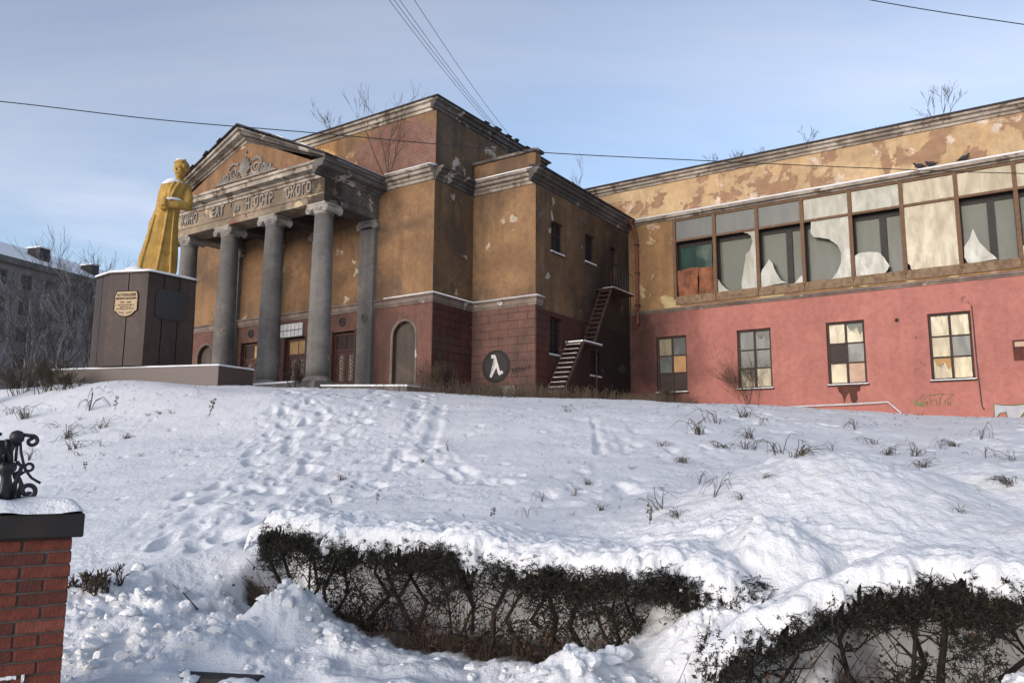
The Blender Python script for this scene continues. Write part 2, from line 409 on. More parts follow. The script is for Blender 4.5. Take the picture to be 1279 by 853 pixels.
M_RED = plaster('red_plinth_plaster', (0.165, 0.082, 0.062), (0.12, 0.062, 0.05), 0.55, pale=(0.36, 0.22, 0.18), thr2=0.72, seed=6.3, streak=0.4)
M_REDBLK = plaster('red_masonry_block', (0.155, 0.082, 0.064), (0.112, 0.062, 0.052), 0.6, seed=8.8, streak=0.5)
M_REDSIDE = plaster('shaded_sooty_red', (0.120, 0.042, 0.030), (0.072, 0.030, 0.024), 0.7, pale=(0.34, 0.25, 0.22), thr2=0.70, seed=1.7, extra=sooty)  # shade of the unlit side painted into the red, with soot over it
M_PINK = plaster('pink_wall_paint', (0.4, 0.163, 0.132), (0.355, 0.142, 0.116), 0.08, pale=(0.45, 0.24, 0.2), thr2=0.76, peel=(0.2, 0.09, 0.075), thr=0.76, seed=12.0, streak=0.16, peel_scale=0.6, extra=sooty)
M_WINGOCHRE = plaster('wing_ochre_plaster', (0.312, 0.183, 0.086), (0.250, 0.144, 0.070), 0.25, pale=(0.46, 0.35, 0.18), thr2=0.575, peel=(0.48, 0.30, 0.26), thr=0.70, seed=15.5, streak=0.3)
M_ATTIC = plaster('peeling_attic_plaster', (0.52, 0.375, 0.215), (0.46, 0.31, 0.17), 0.25, pale=(0.30, 0.18, 0.11), thr2=0.56, peel=(0.58, 0.46, 0.36), thr=0.66, seed=21.4, streak=0.25, peel_scale=0.85)
def brickpatch(t, p, col, hgt):
    bk = t.add('ShaderNodeTexBrick'); t.put(bk.inputs['Vector'], t.mapv(t.obj(), (1, 1, 1), (0, 0, 0), (R_(90), 0, 0)))
    bk.inputs['Color1'].default_value = (0.17, 0.058, 0.042, 1); bk.inputs['Color2'].default_value = (0.115, 0.05, 0.04, 1); bk.inputs['Mortar'].default_value = (0.17, 0.13, 0.105, 1)
    bk.inputs['Scale'].default_value = 1; bk.inputs['Brick Width'].default_value = 0.26; bk.inputs['Row Height'].default_value = 0.085; bk.inputs['Mortar Size'].default_value = 0.012
    d = t.add('ShaderNodeVectorMath', operation='DISTANCE'); t.put(d.inputs[0], t.mapv(t.obj(), (0.42, 0.0, 1))); d.inputs[1].default_value = (1.3 * 0.42, 0, 14.35)
    k = t.ramp(t.math('ADD', d.outputs[1], t.math('MULTIPLY', t.noise(p, 1.1, 8, 0.65), -2.6)), -0.05, 0.12, True)
    hgt2 = t.math('SUBTRACT', t.math('MULTIPLY', hgt, 0.4), t.math('MULTIPLY', bk.outputs['Fac'], 0.6))
    mm = t.add('ShaderNodeMix', data_type='FLOAT'); t.put(mm.inputs[0], k); t.put(mm.inputs[2], hgt); t.put(mm.inputs[3], hgt2)
    return t.mix(k, col, t.mix(t.ramp(t.noise(p, 2.2, 6, 0.6), 0.42, 0.7), bk.outputs['Color'], (0.20, 0.125, 0.09))), mm.outputs[0]
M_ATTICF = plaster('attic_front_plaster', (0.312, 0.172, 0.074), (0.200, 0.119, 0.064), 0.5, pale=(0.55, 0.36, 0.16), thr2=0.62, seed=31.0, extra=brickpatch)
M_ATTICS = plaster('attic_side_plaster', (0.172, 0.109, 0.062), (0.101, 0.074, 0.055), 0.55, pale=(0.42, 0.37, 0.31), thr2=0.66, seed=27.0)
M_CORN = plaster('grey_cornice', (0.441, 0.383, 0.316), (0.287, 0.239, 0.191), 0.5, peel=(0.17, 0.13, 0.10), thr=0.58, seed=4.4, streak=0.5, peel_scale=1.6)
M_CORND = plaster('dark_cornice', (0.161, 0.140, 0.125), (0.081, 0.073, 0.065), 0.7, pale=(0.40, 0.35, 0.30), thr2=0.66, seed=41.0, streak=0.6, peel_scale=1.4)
M_FRIEZE = plaster('worn_frieze', (0.312, 0.248, 0.174), (0.203, 0.151, 0.105), 0.5, pale=(0.48, 0.38, 0.24), thr2=0.64, peel=(0.24, 0.10, 0.07), thr=0.66, seed=44.0, peel_scale=1.5)
M_TYMP = plaster('tympanum_orange', (0.27, 0.155, 0.082), (0.22, 0.125, 0.068), 0.25, pale=(0.5, 0.36, 0.26), thr2=0.72, seed=47.0)
M_BAND = plaster('grey_band', (0.240, 0.189, 0.155), (0.172, 0.129, 0.108), 0.4, pale=(0.5, 0.45, 0.4), thr2=0.7, seed=51.0, peel_scale=2)
M_COLUMN = plaster('grey_column_stone', (0.2, 0.182, 0.165), (0.145, 0.134, 0.124), 0.4, pale=(0.34, 0.29, 0.23), thr2=0.73, seed=55.0, streak=0.3)
M_CAPITAL = plaster('pale_capital', (0.380, 0.346, 0.305), (0.231, 0.206, 0.181), 0.35, seed=57.0, streak=0.3)
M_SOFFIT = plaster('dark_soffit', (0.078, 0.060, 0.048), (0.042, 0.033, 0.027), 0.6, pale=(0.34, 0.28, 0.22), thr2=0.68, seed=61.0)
M_CONC = plaster('plain_concrete', (0.182, 0.164, 0.147), (0.119, 0.108, 0.098), 0.3, seed=63.0)
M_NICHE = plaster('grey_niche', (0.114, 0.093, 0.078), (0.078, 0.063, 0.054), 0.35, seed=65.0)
M_DARK = simple('dark_iron', (0.012, 0.012, 0.014), (0.02, 0.02, 0.022), 20, 0.45, 0.4)
M_ROOF = simple('roof_felt', (0.045, 0.042, 0.042), (0.025, 0.022, 0.022), 3, 0.9)
M_DOOR = simple('dark_red_door', (0.085, 0.035, 0.026), (0.05, 0.022, 0.018), 4, 0.5)
M_DOORGL = simple('door_pane', (0.05, 0.045, 0.035), (0.012, 0.011, 0.01), 12, 0.15, 0.6)
M_YELLOWBOARD = simple('yellow_board', (0.34, 0.22, 0.10), (0.28, 0.17, 0.07), 3, 0.7)
M_SIGN = simple('white_sign', (0.55, 0.55, 0.54), (0.38, 0.38, 0.37), 9, 0.5)
M_SIGNLINE = simple('sign_gap', (0.12, 0.12, 0.12), None, 9, 0.7)
M_LETTER = simple('weathered_letter', (0.34, 0.31, 0.27), (0.15, 0.125, 0.10), 5, 0.8)
M_MULL = simple('rusty_mullion', (0.15, 0.088, 0.05), (0.11, 0.06, 0.035), 7, 0.85, bump=0.4)
M_SILL = simple('flaking_sill', (0.21, 0.145, 0.085), (0.12, 0.072, 0.045), 6, 0.9, bump=0.5, sharp=(0.36, 0.62))
M_INFR = simple('dark_inner_frame', (0.022, 0.017, 0.014), (0.012, 0.01, 0.009), 5, 0.6)
M_RUSTS = simple('rust_sheet', (0.26, 0.10, 0.045), (0.10, 0.035, 0.02), 2.2, 0.75)
M_PIPE = simple('rusty_drainpipe', (0.20, 0.06, 0.035), (0.12, 0.04, 0.03), 5, 0.7)
M_STEEL = simple('stair_steel', (0.075, 0.038, 0.026), (0.03, 0.022, 0.019), 6, 0.8)
M_WFRAME = simple('brown_window_frame', (0.045, 0.026, 0.019), (0.026, 0.017, 0.013), 6, 0.7)
M_BOARD_D = simple('dark_board', (0.045, 0.028, 0.024), (0.03, 0.02, 0.018), 3, 0.7)
M_BOARD_T = simple('tan_board', (0.40, 0.23, 0.10), (0.33, 0.19, 0.085), 3, 0.8)
M_BOARD_P = simple('pinkish_board', (0.44, 0.30, 0.21), (0.36, 0.23, 0.16), 3, 0.6)
def glass(name, pane_col, amount, rough=0.06, tint=(0.9, 0.9, 0.86)):  # pale base colours mix dust with painted sky reflection
    m, t, b = base_mat(name, 0.6, 0.1); p = t.pos()
    f = t.ramp(t.noise(t.mapv(p, (2.2, 2.2, .7)), 1.3, 7, 0.65, .4), 0.38, 0.62)
    t.put(b.inputs['Base Color'], t.mix(f, tuple(k * 0.62 for k in pane_col), pane_col))
    g = t.add('ShaderNodeBsdfGlossy'); g.inputs[0].default_value = (*tint, 1); g.inputs[1].default_value = rough
    wv = t.bump(t.noise(p, 1.1, 2), 0.10, 0.03); t.put(g.inputs['Normal'], wv)
    mx = t.add('ShaderNodeMixShader'); t.put(mx.inputs[0], t.math('MULTIPLY', t.math('SUBTRACT', 1.35, f), amount))
    t.l.new(b.outputs[0], mx.inputs[1]); t.l.new(g.outputs[0], mx.inputs[2]); t.l.new(mx.outputs[0], t.n['Material Output'].inputs[0])
    return m
M_GL_B = glass('dusty_sheen_pane', (0.225, 0.22, 0.172), 0.034, 0.14)  # cream tone carries the hazy sky's reflection along with the dust
M_GL_G = glass('grey_dusty_pane', (0.125, 0.13, 0.122), 0.014, 0.10)
M_GL_I = glass('inner_pane', (0.125, 0.132, 0.105), 0.008, 0.10)
M_GL_GR = glass('green_pane', (0.02, 0.05, 0.04), 0.012)
M_GL_D = glass('dark_pane', (0.022, 0.022, 0.022), 0.012)
M_GL_W = glass('warm_sheen_pane', (0.25, 0.215, 0.145), 0.032, 0.14, (1.0, 0.93, 0.76))  # warm base colour stands in for the low sun's reflection
# snow
def snow_mat(name, dirty=False):
    m, t, b = base_mat(name, 0.55, 0.25); p = t.pos()
    c = t.mix(t.ramp(t.noise(p, 0.5, 5), 0.3, 0.7), (0.69, 0.692, 0.70), (0.75, 0.748, 0.748))
    if dirty:
        at_ = t.add('ShaderNodeAttribute'); at_.attribute_name = 'soil'
        k = t.ramp(t.math('ADD', at_.outputs['Fac'], t.math('MULTIPLY', t.noise(p, 9, 7, 0.7), 0.7)), 0.75, 1.0)
        c = t.mix(k, c, t.mix(t.ramp(t.noise(p, 30, 4), 0.4, 0.6), (0.035, 0.024, 0.016), (0.075, 0.048, 0.03)))
        g2 = t.add('ShaderNodeAttribute'); g2.attribute_name = 'grit'
        k2 = t.math('MULTIPLY', t.ramp(t.noise(p, 3.2, 8, 0.7), 0.45, 0.75), g2.outputs['Fac'])
        c = t.mix(t.math('MULTIPLY', k2, 0.55), c, (0.62, 0.585, 0.53))
        k3 = t.math('MULTIPLY', t.ramp(t.noise(p, 38, 3, 0.6), 0.72, 0.76), t.math('ADD', t.math('MULTIPLY', g2.outputs['Fac'], 0.8), 0.25))
        c = t.mix(k3, c, (0.14, 0.11, 0.085))
    t.put(b.inputs['Base Color'], c)
    b.inputs['Subsurface Weight'].default_value = 0.0
    h = t.math('ADD', t.noise(p, 14, 6, 0.62), t.math('MULTIPLY', t.noise(p, 60, 4, 0.6), 0.35))
    t.put(b.inputs['Normal'], t.bump(h, 0.75, 0.03))
    return m
M_SNOW = snow_mat('fresh_snow'); M_GSNOW = snow_mat('trodden_snow', True)

# ------------------------------------------------------------------ ground: one snow sheet to the horizon
def make_ground():
    az = np.concatenate([np.radians(np.linspace(-46, 46, 900)), np.radians(np.linspace(46, 314, 90)[1:-1])])
    r = np.concatenate([np.geomspace(2.6, 46, 560), np.geomspace(46, 2500, 30)[1:]])
    A, Rr = np.meshgrid(az, r, indexing='ij'); X = Rr * np.sin(A); Y = Rr * np.cos(A); Z = height(X, Y)
    na, nr = A.shape; V = np.stack([X, Y, Z], -1).reshape(-1, 3)
    i = np.arange(na)[:, None]; j = np.arange(nr - 1)[None]; i2 = (i + 1) % na
    F = np.stack([i * nr + j, i * nr + j + 1, i2 * nr + j + 1, i2 * nr + j], -1).reshape(-1, 4)
    me = npmesh('snow_ground', np.concatenate([V, [[0, 0, 0.05]]]), F, M_GSNOW)
    u, v = w2uv(V[:, 0], V[:, 1]); fr = np.clip(1 - np.abs(v + 15.52) / 0.46, 0, 1) ** 0.5 * hedge_on(u) * (0.74 + 0.9 * fbm(V[:, 0] * 1.3, V[:, 1] * 1.3, 3))
    fr = fr * (1 - np.exp(-(((V[:, 0] - 1.1) / 0.6) ** 2 + ((V[:, 1] - 5.1) / 0.6) ** 2)))
    heap = np.zeros(len(V))
    for hx, hy, hr, hh in HEAPS: heap = np.maximum(heap, np.exp(-((V[:, 0] - hx) ** 2 + (V[:, 1] - hy) ** 2) / (hr * hr) * 1.3))
    soil = np.concatenate([np.clip(1.2 * fr - 1.2 * heap, 0, 1.1), [0]]); grit = np.concatenate([np.clip(heap * 1.2 + 0.25 * (v < -15.2), 0, 1), [0]])
    for n_, a_ in (('soil', soil), ('grit', grit)): me.attributes.new(n_, 'FLOAT', 'POINT').data.foreach_set('value', a_.astype(np.float32))
    o = bpy.data.objects.new('snow_ground', me); COL.objects.link(o); o['kind'] = 'structure'
    cap = MB().lathe([(0.001, 0.0), (2.62, 0.02)], (0, 0, 0.03), 64).build('street_snow', M_SNOW); cap['kind'] = 'structure'
make_ground()

# ------------------------------------------------------------------ shared building helpers (local x = u, y = v)
def wall_u(mb, u0, u1, z0, z1, v, holes=(), depth=0.28, sgn=1):
    """wall facing -v; holes (u0,u1,z0,z1) with reveals running into +v"""
    us = sorted({u0, u1, *[h[0] for h in holes], *[h[1] for h in holes]}); zs = sorted({z0, z1, *[h[2] for h in holes], *[h[3] for h in holes]})
    for a, b in zip(us[:-1], us[1:]):
        for c, d in zip(zs[:-1], zs[1:]):
            if any(h[0] <= a + 1e-6 and b <= h[1] + 1e-6 and h[2] <= c + 1e-6 and d <= h[3] + 1e-6 for h in holes): continue
            mb.quad((a, v, c), (b, v, c), (b, v, d), (a, v, d))
    for a, b, c, d in holes:
        w_ = v + depth
        mb.quad((a, v, c), (a, w_, c), (a, w_, d), (a, v, d)); mb.quad((b, v, c), (b, v, d), (b, w_, d), (b, w_, c))
        mb.quad((a, v, d), (a, w_, d), (b, w_, d), (b, v, d)); mb.quad((a, v, c), (b, v, c), (b, w_, c), (a, w_, c))
    return mb
def wall_v(mb, v0, v1, z0, z1, u, holes=(), depth=0.28):
    """wall facing +u"""
    t = MB(); wall_u(t, v0, v1, z0, z1, 0, holes, depth); b = len(mb.v)
    mb.v += [(u - p[1], p[0], p[2]) for p in t.v]; mb.f += [tuple(b + i for i in f) for f in t.f]
    return mb
_lc = {}
def letter_mesh(ch, size, ext, mat, sx=1.0):
    k = (ch, size, ext, mat.name, sx)
    if k not in _lc:
        cu = bpy.data.curves.new('t', 'FONT'); cu.body = ch; cu.size = size; cu.extrude = ext; cu.offset = size * 0.018
        o = bpy.data.objects.new('t', cu); COL.objects.link(o); dg = bpy.context.evaluated_depsgraph_get()
        me = bpy.data.meshes.new_from_object(o.evaluated_get(dg)); bpy.data.objects.remove(o); bpy.data.curves.remove(cu)
        xs = [p.co.x for p in me.vertices] or [0]; w_ = (max(xs) - min(xs)) * sx; x0 = min(xs)
        for p in me.vertices: x, y, z = p.co; p.co = ((x - x0) * sx, -z, y)
        me.materials.clear(); me.materials.append(mat); me.name = 'letter'; _lc[k] = (me, w_)
    return _lc[k]

# ================================================================== main theatre block
TH = thing('theatre_building', 'derelict ochre theatre with four-column portico and lettered pediment', 'building', (ORG[0], ORG[1], 0), ROTB)
U0, U1, U2 = -12.3, 3.45, 6.58; V1, V2, V3 = 2.6, 5.2, 13.8
ZB, ZC, ZA = 7.98, 13.18, 16.1
DOORS = [(-2.02, -0.72), (-5.06, -3.70), (-8.10, -6.75)]
ARCH = [(1.41, 2.67), (-11.45, -10.2)]
holes = [(a, b, 4.3, 6.95) for a, b in DOORS] + [(a, b, 4.5, 7.1) for a, b in ARCH]
m = MB(); wall_u(m, U0, U1, 2.5, ZB, V1, holes, 0.3); low = m.build('lower_wall', M_RED, TH, fix=False)
m = MB(); wall_u(m, U0, U1, ZB, ZC, V1); m.build('upper_wall', M_OCHRE, TH, fix=False)
m = MB(); wall_u(m, U0, U0 + .01, 2.5, ZC, V1); m.quad((U0, V1, 2.5), (U0, V1, ZC), (U0, 20, ZC), (U0, 20, 2.5)); m.build('end_wall', M_OCHRE, TH, fix=False)
m = MB(); wall_u(m, U1, U2, ZB, ZC, V2); m.build('upper_wall', M_OCHRE, TH, fix=False)
m = MB(); wall_u(m, U1, U2, 2.5, ZB, V2); stubl = m.build('lower_wall', M_RED, TH, fix=False)
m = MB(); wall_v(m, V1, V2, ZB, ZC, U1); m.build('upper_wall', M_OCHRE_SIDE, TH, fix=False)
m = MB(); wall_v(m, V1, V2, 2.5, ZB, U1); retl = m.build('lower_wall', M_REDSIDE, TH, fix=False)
SW = [(6.4, 7.4, 10.15, 11.5), (9.35, 10.25, 10.35, 11.65), (11.75, 12.45, 9.5, 11.6)]
SWL = [(6.3, 7.25, 5.85, 7.42), (9.75, 10.65, 5.3, 6.4), (9.3, 9.85, 6.75, 7.6)]
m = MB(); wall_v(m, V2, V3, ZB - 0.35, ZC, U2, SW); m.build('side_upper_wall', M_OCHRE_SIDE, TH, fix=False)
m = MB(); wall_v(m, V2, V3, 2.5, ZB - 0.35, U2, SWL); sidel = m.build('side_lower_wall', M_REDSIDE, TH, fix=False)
# roofs and hidden backs
m = MB(); m.box(U0, U1, V1, 20, ZC - 0.05, ZC); m.box(U1, U2, V2, 20, ZC - 0.05, ZC); m.build('roof_deck', M_ROOF, TH)
m = MB(); m.box(U0, U2, 20, 20.2, 2.5, ZC); m.build('rear_wall', M_OCHRE, TH)
# masonry blocks of the corner bay
blk_cache = {}
def blocks(parent, a0, a1, z0, z1, plane, mat, facing, seed, hh=0.325, ww=0.92):
    rnd = random.Random(seed); z = z0; row = 0
    while z < z1 - 0.05:
        h = min(hh, z1 - z); a = a0 - (ww / 2 if row % 2 else 0)
        while a < a1 - 0.02:
            lo_, hi_ = max(a, a0), min(a + ww, a1)
            if hi_ - lo_ > 0.08:
                key = (round(hi_ - lo_, 2), round(h, 2), mat.name)
                if key not in blk_cache:
                    q = MB(); e = 0.012; L, H = key[0] - 0.014, key[1] - 0.014
                    q.v = [(0, 0, 0), (L, 0, 0), (L, 0, H), (0, 0, H), (e, -0.02, e), (L - e, -0.02, e), (L - e, -0.02, H - e), (e, -0.02, H - e)]
                    q.f = [(4, 5, 6, 7), (0, 1, 5, 4), (1, 2, 6, 5), (2, 3, 7, 6), (3, 0, 4, 7)]
                    blk_cache[key] = q.mesh('masonry_block', mat)
                o = inst(blk_cache[key], 'masonry_block', parent)
                pr = rnd.uniform(-0.004, 0.006)
                if facing == 'v': o.location = (lo_ + 0.007, plane - pr, z + 0.007)
                else: o.location = (plane + pr, lo_ + 0.007, z + 0.007); o.rotation_euler = (0, 0, PI / 2)
            a += ww
        z += h; row += 1
blocks(stubl, U1, U2, 3.9, 7.78, V2, M_REDBLK, 'v', 3)
blocks(retl, V1, V2, 3.9, 7.78, U1, M_REDSIDE, 'u', 4)
blocks(sidel, V2, 6.15, 3.9, 7.6, U2, M_REDSIDE, 'u', 5)
# string course and main cornice
PATH = [(U0, 9), (U0, V1), (U1, V1), (U1, V2), (U2, V2), (U2, V2 + 0.45)]
m = MB().sweep(PATH, [(-0.05, 7.72), (0.05, 7.72), (0.05, 7.80), (0.09, 7.80), (0.09, 7.98), (0.16, 8.0), (0.16, 8.06), (-0.05, 8.1)]); m.build('string_course', M_BAND, TH)
m = MB().sweep([(1.0, V1), (U1, V1), (U1, V2), (U2, V2), (U2, V2 + 0.45)], [(0.005, 8.085), (0.175, 8.064), (0.17, 8.10), (0.08, 8.125), (0.005, 8.135)]); m.build('snow_strip', M_SNOW, TH, smooth=True)
CPROF = [(-0.05, 12.72), (0.05, 12.72), (0.07, 12.84), (0.14, 12.86), (0.17, 12.96), (0.30, 12.99), (0.32, 13.10), (0.42, 13.13), (0.44, 13.22), (-0.05, 13.26)]
m = MB().sweep([(U0, 9), (U0, V1), (U1, V1)], CPROF); m.build('cornice', M_CORN, TH)
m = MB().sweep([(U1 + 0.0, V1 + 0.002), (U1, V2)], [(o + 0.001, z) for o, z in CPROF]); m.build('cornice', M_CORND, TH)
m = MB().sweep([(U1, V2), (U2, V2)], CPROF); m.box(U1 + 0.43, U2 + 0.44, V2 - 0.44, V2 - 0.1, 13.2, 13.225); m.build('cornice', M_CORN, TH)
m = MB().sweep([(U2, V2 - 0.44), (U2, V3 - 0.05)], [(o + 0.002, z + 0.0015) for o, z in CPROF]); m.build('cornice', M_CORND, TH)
m = MB().sweep([(U2, V2 - 0.45), (U2, V3 - 0.05)], [(-0.05, 13.265), (0.50, 13.235), (0.50, 13.31), (-0.05, 13.4)]); m.build('roof_edge', M_ROOF, TH)
m = MB().sweep([(1.1, V1), (U1 + .1, V1)], [(0.0, 13.265), (0.45, 13.23), (0.45, 13.255), (0.2, 13.30), (0.0, 13.33)]); m.build('snow_strip', M_SNOW, TH, smooth=True)
m = MB().sweep([(U1 + .1, V2), (U2 + .1, V2)], [(0.0, 13.265), (0.45, 13.23), (0.45, 13.27), (0.2, 13.31), (0.0, 13.35)]); m.build('snow_strip', M_SNOW, TH, smooth=True)
# low parapet over the corner bay
m = MB().box(U1 + 0.02, U2, V2, V2 + 0.38, 13.22, 14.08); m.build('parapet', M_ATTICF if False else M_OCHRE, TH)
m = MB().box(U1 - 0.02, U2 + 0.1, V2 - 0.1, V2 + 0.5, 14.081, 14.2); m.build('parapet_cap', M_CORND, TH)
# attic storey
AL = -10.2
m = MB(); wall_u(m, AL, U1, ZC, ZA - 0.3, V1 + 0.02); m.build('attic_wall', M_ATTICF, TH, fix=False)
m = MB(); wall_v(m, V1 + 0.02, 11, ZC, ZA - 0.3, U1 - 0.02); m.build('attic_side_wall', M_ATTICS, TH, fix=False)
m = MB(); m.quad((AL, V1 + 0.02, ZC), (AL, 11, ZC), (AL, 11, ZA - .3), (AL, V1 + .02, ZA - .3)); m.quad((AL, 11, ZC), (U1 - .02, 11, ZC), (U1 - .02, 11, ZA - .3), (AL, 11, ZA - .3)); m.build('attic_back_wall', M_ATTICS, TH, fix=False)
APR = [(-0.1, ZA - 0.42), (0.05, ZA - 0.42), (0.06, ZA - 0.3), (0.14, ZA - 0.28), (0.15, ZA - 0.14), (0.26, ZA - 0.1), (0.27, ZA - 0.02), (-0.1, ZA)]
m = MB().sweep([(AL, 11), (AL, V1 + 0.02), (U1 - 0.02, V1 + 0.02)], APR); m.build('attic_cornice', M_CORN, TH)
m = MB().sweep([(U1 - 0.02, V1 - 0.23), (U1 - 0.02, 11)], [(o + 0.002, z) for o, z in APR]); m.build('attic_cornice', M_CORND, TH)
m = MB(); m.box(AL - .3, U1 + .28, V1 - .28, 11.2, ZA + 0.004, ZA + 0.06); m.build('attic_roof', M_ROOF, TH)
rr = random.Random(4)      # torn roofing along the side edge
for i in range(6):
    v_ = 5.6 + i * 0.8 + rr.uniform(-.1, .1); a = rr.uniform(-.05, .1); l = rr.uniform(.2, .5); h = rr.uniform(.03, .1)
    MB().prism([(U1 + a, ZA + .065), (U1 + .3, ZA + .062), (U1 + .36, ZA + .06 + h), (U1 + .2, ZA + .09 + h * .5)], v_, v_ + l, lambda p, q, c: (p, c, q)).build('torn_roofing', M_ROOF, TH)
# arched niches
for a, b in ARCH:
    cx_ = (a + b) / 2; r = (b - a) / 2; zs = 7.1 - r; n = 18; m = MB(); arc = [(cx_ + r * math.cos(PI - PI * i / n), zs + r * math.sin(PI * i / n)) for i in range(n + 1)]
    for (x0, z0), (x1, z1) in zip(arc[:-1], arc[1:]):
        m.quad((x0, V1, z0), (x1, V1, z1), (x1, V1, 7.1), (x0, V1, 7.1)); m.quad((x0, V1, z0), (x1, V1, z1), (x1, V1 + .2, z1), (x0, V1 + .2, z0))
    sp = m.build('arch_spandrel', M_RED, TH, fix=False)
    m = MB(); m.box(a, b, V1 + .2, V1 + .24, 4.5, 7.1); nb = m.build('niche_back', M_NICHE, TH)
    m = MB(); m.tube([(a - .02, V1, 4.5)] + [(cx_ + (r + .02) * math.cos(PI - PI * i / n), V1 - .005, zs + (r + .02) * math.sin(PI * i / n)) for i in range(n + 1)] + [(b + .02, V1, 4.5)], 0.055, 6); m.build('niche_surround', M_BAND, TH)
m = MB().box(0.7, 3.3, V1 - .06, V1 - .002, 3.5, 4.52); m.build('plinth', M_CONC, TH)
m = MB().box(U1 + .3, U2 - .9, V2 - .07, V2 - .025, 3.5, 4.55); m.build('plinth', M_CONC, TH)
# doors
def door(a, b, i):
    z0, z1 = 4.32, 6.9; v = V1 + .22
    f = MB(); f.box(a, a + .09, v - .06, v + .06, z0, z1); f.box(b - .09, b, v - .06, v + .06, z0, z1); f.box(a + .09, b - .09, v - .06, v + .06, z1 - .09, z1)
    f.box(a + .09, b - .09, v - .055, v + .055, 6.12, 6.22); d = f.build('door', M_DOOR, TH)
    mid = (a + b) / 2
    for s in (0, 1):
        x0, x1 = (a + .095, mid - .012) if s == 0 else (mid + .012, b - .095)
        q = MB(); q.box(x0, x1, v - .03, v + .03, z0 + .02, z0 + .55); q.box(x0, x0 + .12, v - .03, v + .03, z0 + .55, 6.11); q.box(x1 - .12, x1, v - .03, v + .03, z0 + .55, 6.11); q.box(x0 + .12, x1 - .12, v - .03, v + .03, 5.98, 6.11)
        q.build('door_leaf', M_DOOR, d)
        q = MB(); q.box(x0 + .12, x1 - .12, v - .005, v + .005, z0 + .55, 5.98); q.build('door_pane', M_DOORGL, d)
        q = MB(); rr = random.Random(i * 7 + s)      # forged lattice
        xa, xb = x0 + .12, x1 - .12; xm = (xa + xb) / 2
        for k in range(6):
            zc = z0 + .62 + k * .16 + .07
            q.tube([(xm + (xb - xa) * .36 * math.cos(t), v - .02, zc + .07 * math.sin(t)) for t in np.linspace(0, 2 * PI, 13)], .011, 4, False)
        q.tube([(xm, v - .02, z0 + .55), (xm, v - .02, 5.98)], .01, 4)
        q.build('door_grille', M_YELLOWBOARD if i == 1 else M_BOARD_P, d)
    for s in (0, 1):
        x0, x1 = (a + .09, mid - .02) if s == 0 else (mid + .02, b - .09)
        q = MB(); q.box(x0, x1, v - .01, v + .01, 6.22, z1 - .09); q.build('transom_pane', M_YELLOWBOARD if (i == 1 or (i == 2 and s == 1)) else M_BOARD_D, d)
    q = MB(); q.box(a - .1, a, V1 - .03, V1 - .003, 4.3, 7.02); q.box(b, b + .1, V1 - .03, V1 - .003, 4.3, 7.02); q.box(a - .1, b + .1, V1 - .032, V1 - .003, 7.02, 7.12) if False else None
    q.build('door_casing', M_DOOR, d)
for i, (a, b) in enumerate(DOORS): door(a, b, i)
m = MB().box(-5.36, -3.86, V1 - .08, V1 - .003, 6.98, 7.56); sg = m.build('white_sign', M_SIGN, TH)
m = MB()
for k in range(1, 6): x = -5.36 + 1.5 * k / 6; m.box(x - .014, x + .014, V1 - .085, V1 - .081, 7.02, 7.52)
m.box(-5.34, -3.88, V1 - .0895, V1 - .0855, 7.25, 7.29); m.build('sign_gaps', M_SIGNLINE, sg)
for u_, v_ in ((-1.45, V1), (-7.45, V1), (0.0, V1 - 0.2)):
    m = MB(); m.tube([(u_ + .15 * math.cos(t), v_ - .03, 7.36 + .17 * math.sin(t)) for t in np.linspace(0, 2 * PI, 17)], .035, 6, False); m.prism([(u_, 7.27), (u_ + .07, 7.36), (u_, 7.45), (u_ - .07, 7.36)], v_ - .05, v_ - .004, lambda a, b, c: (a, c, b)); m.build('medallion', M_DARK if u_ else M_CONC, TH)
m = MB().ell((-12.0, V1 - .1, 7.0), (.09, .09, .12)); m.build('wall_lamp', M_SIGN, TH)

# ------------------------------------------------------------------ portico
def spiral(cx, cz, r0, turns, dirn, y, n=40, start=0.0):
    return [(cx + dirn * (r0 * (1 - .88 * i / n)) * math.cos(start + turns * 2 * PI * i / n), y, cz + (r0 * (1 - .88 * i / n)) * math.sin(start + turns * 2 * PI * i / n)) for i in range(n + 1)]
CZ0, CZ1 = 4.45, 11.5
sh = [(.445 - .0 * i, 0) for i in range(1)]
def shaft_prof():
    H = CZ1 - .38 - (CZ0 + .26); out = []
    for i in range(13):
        t = i / 12; out.append((0.445 - 0.085 * t ** 1.6, CZ0 + .26 + H * t))
    return out
shaft_me = MB().lathe(shaft_prof(), n=28).mesh('column', M_COLUMN, True, True)
base_me = MB().box(-.56, .56, -.56, .56, CZ0 - .35, CZ0 + .06).lathe([(.55, CZ0 + .065), (.575, CZ0 + .11), (.55, CZ0 + .16), (.49, CZ0 + .18), (.49, CZ0 + .2), (.515, CZ0 + .23), (.45, CZ0 + .265)], n=28).mesh('column_base', M_CAPITAL, False, True)
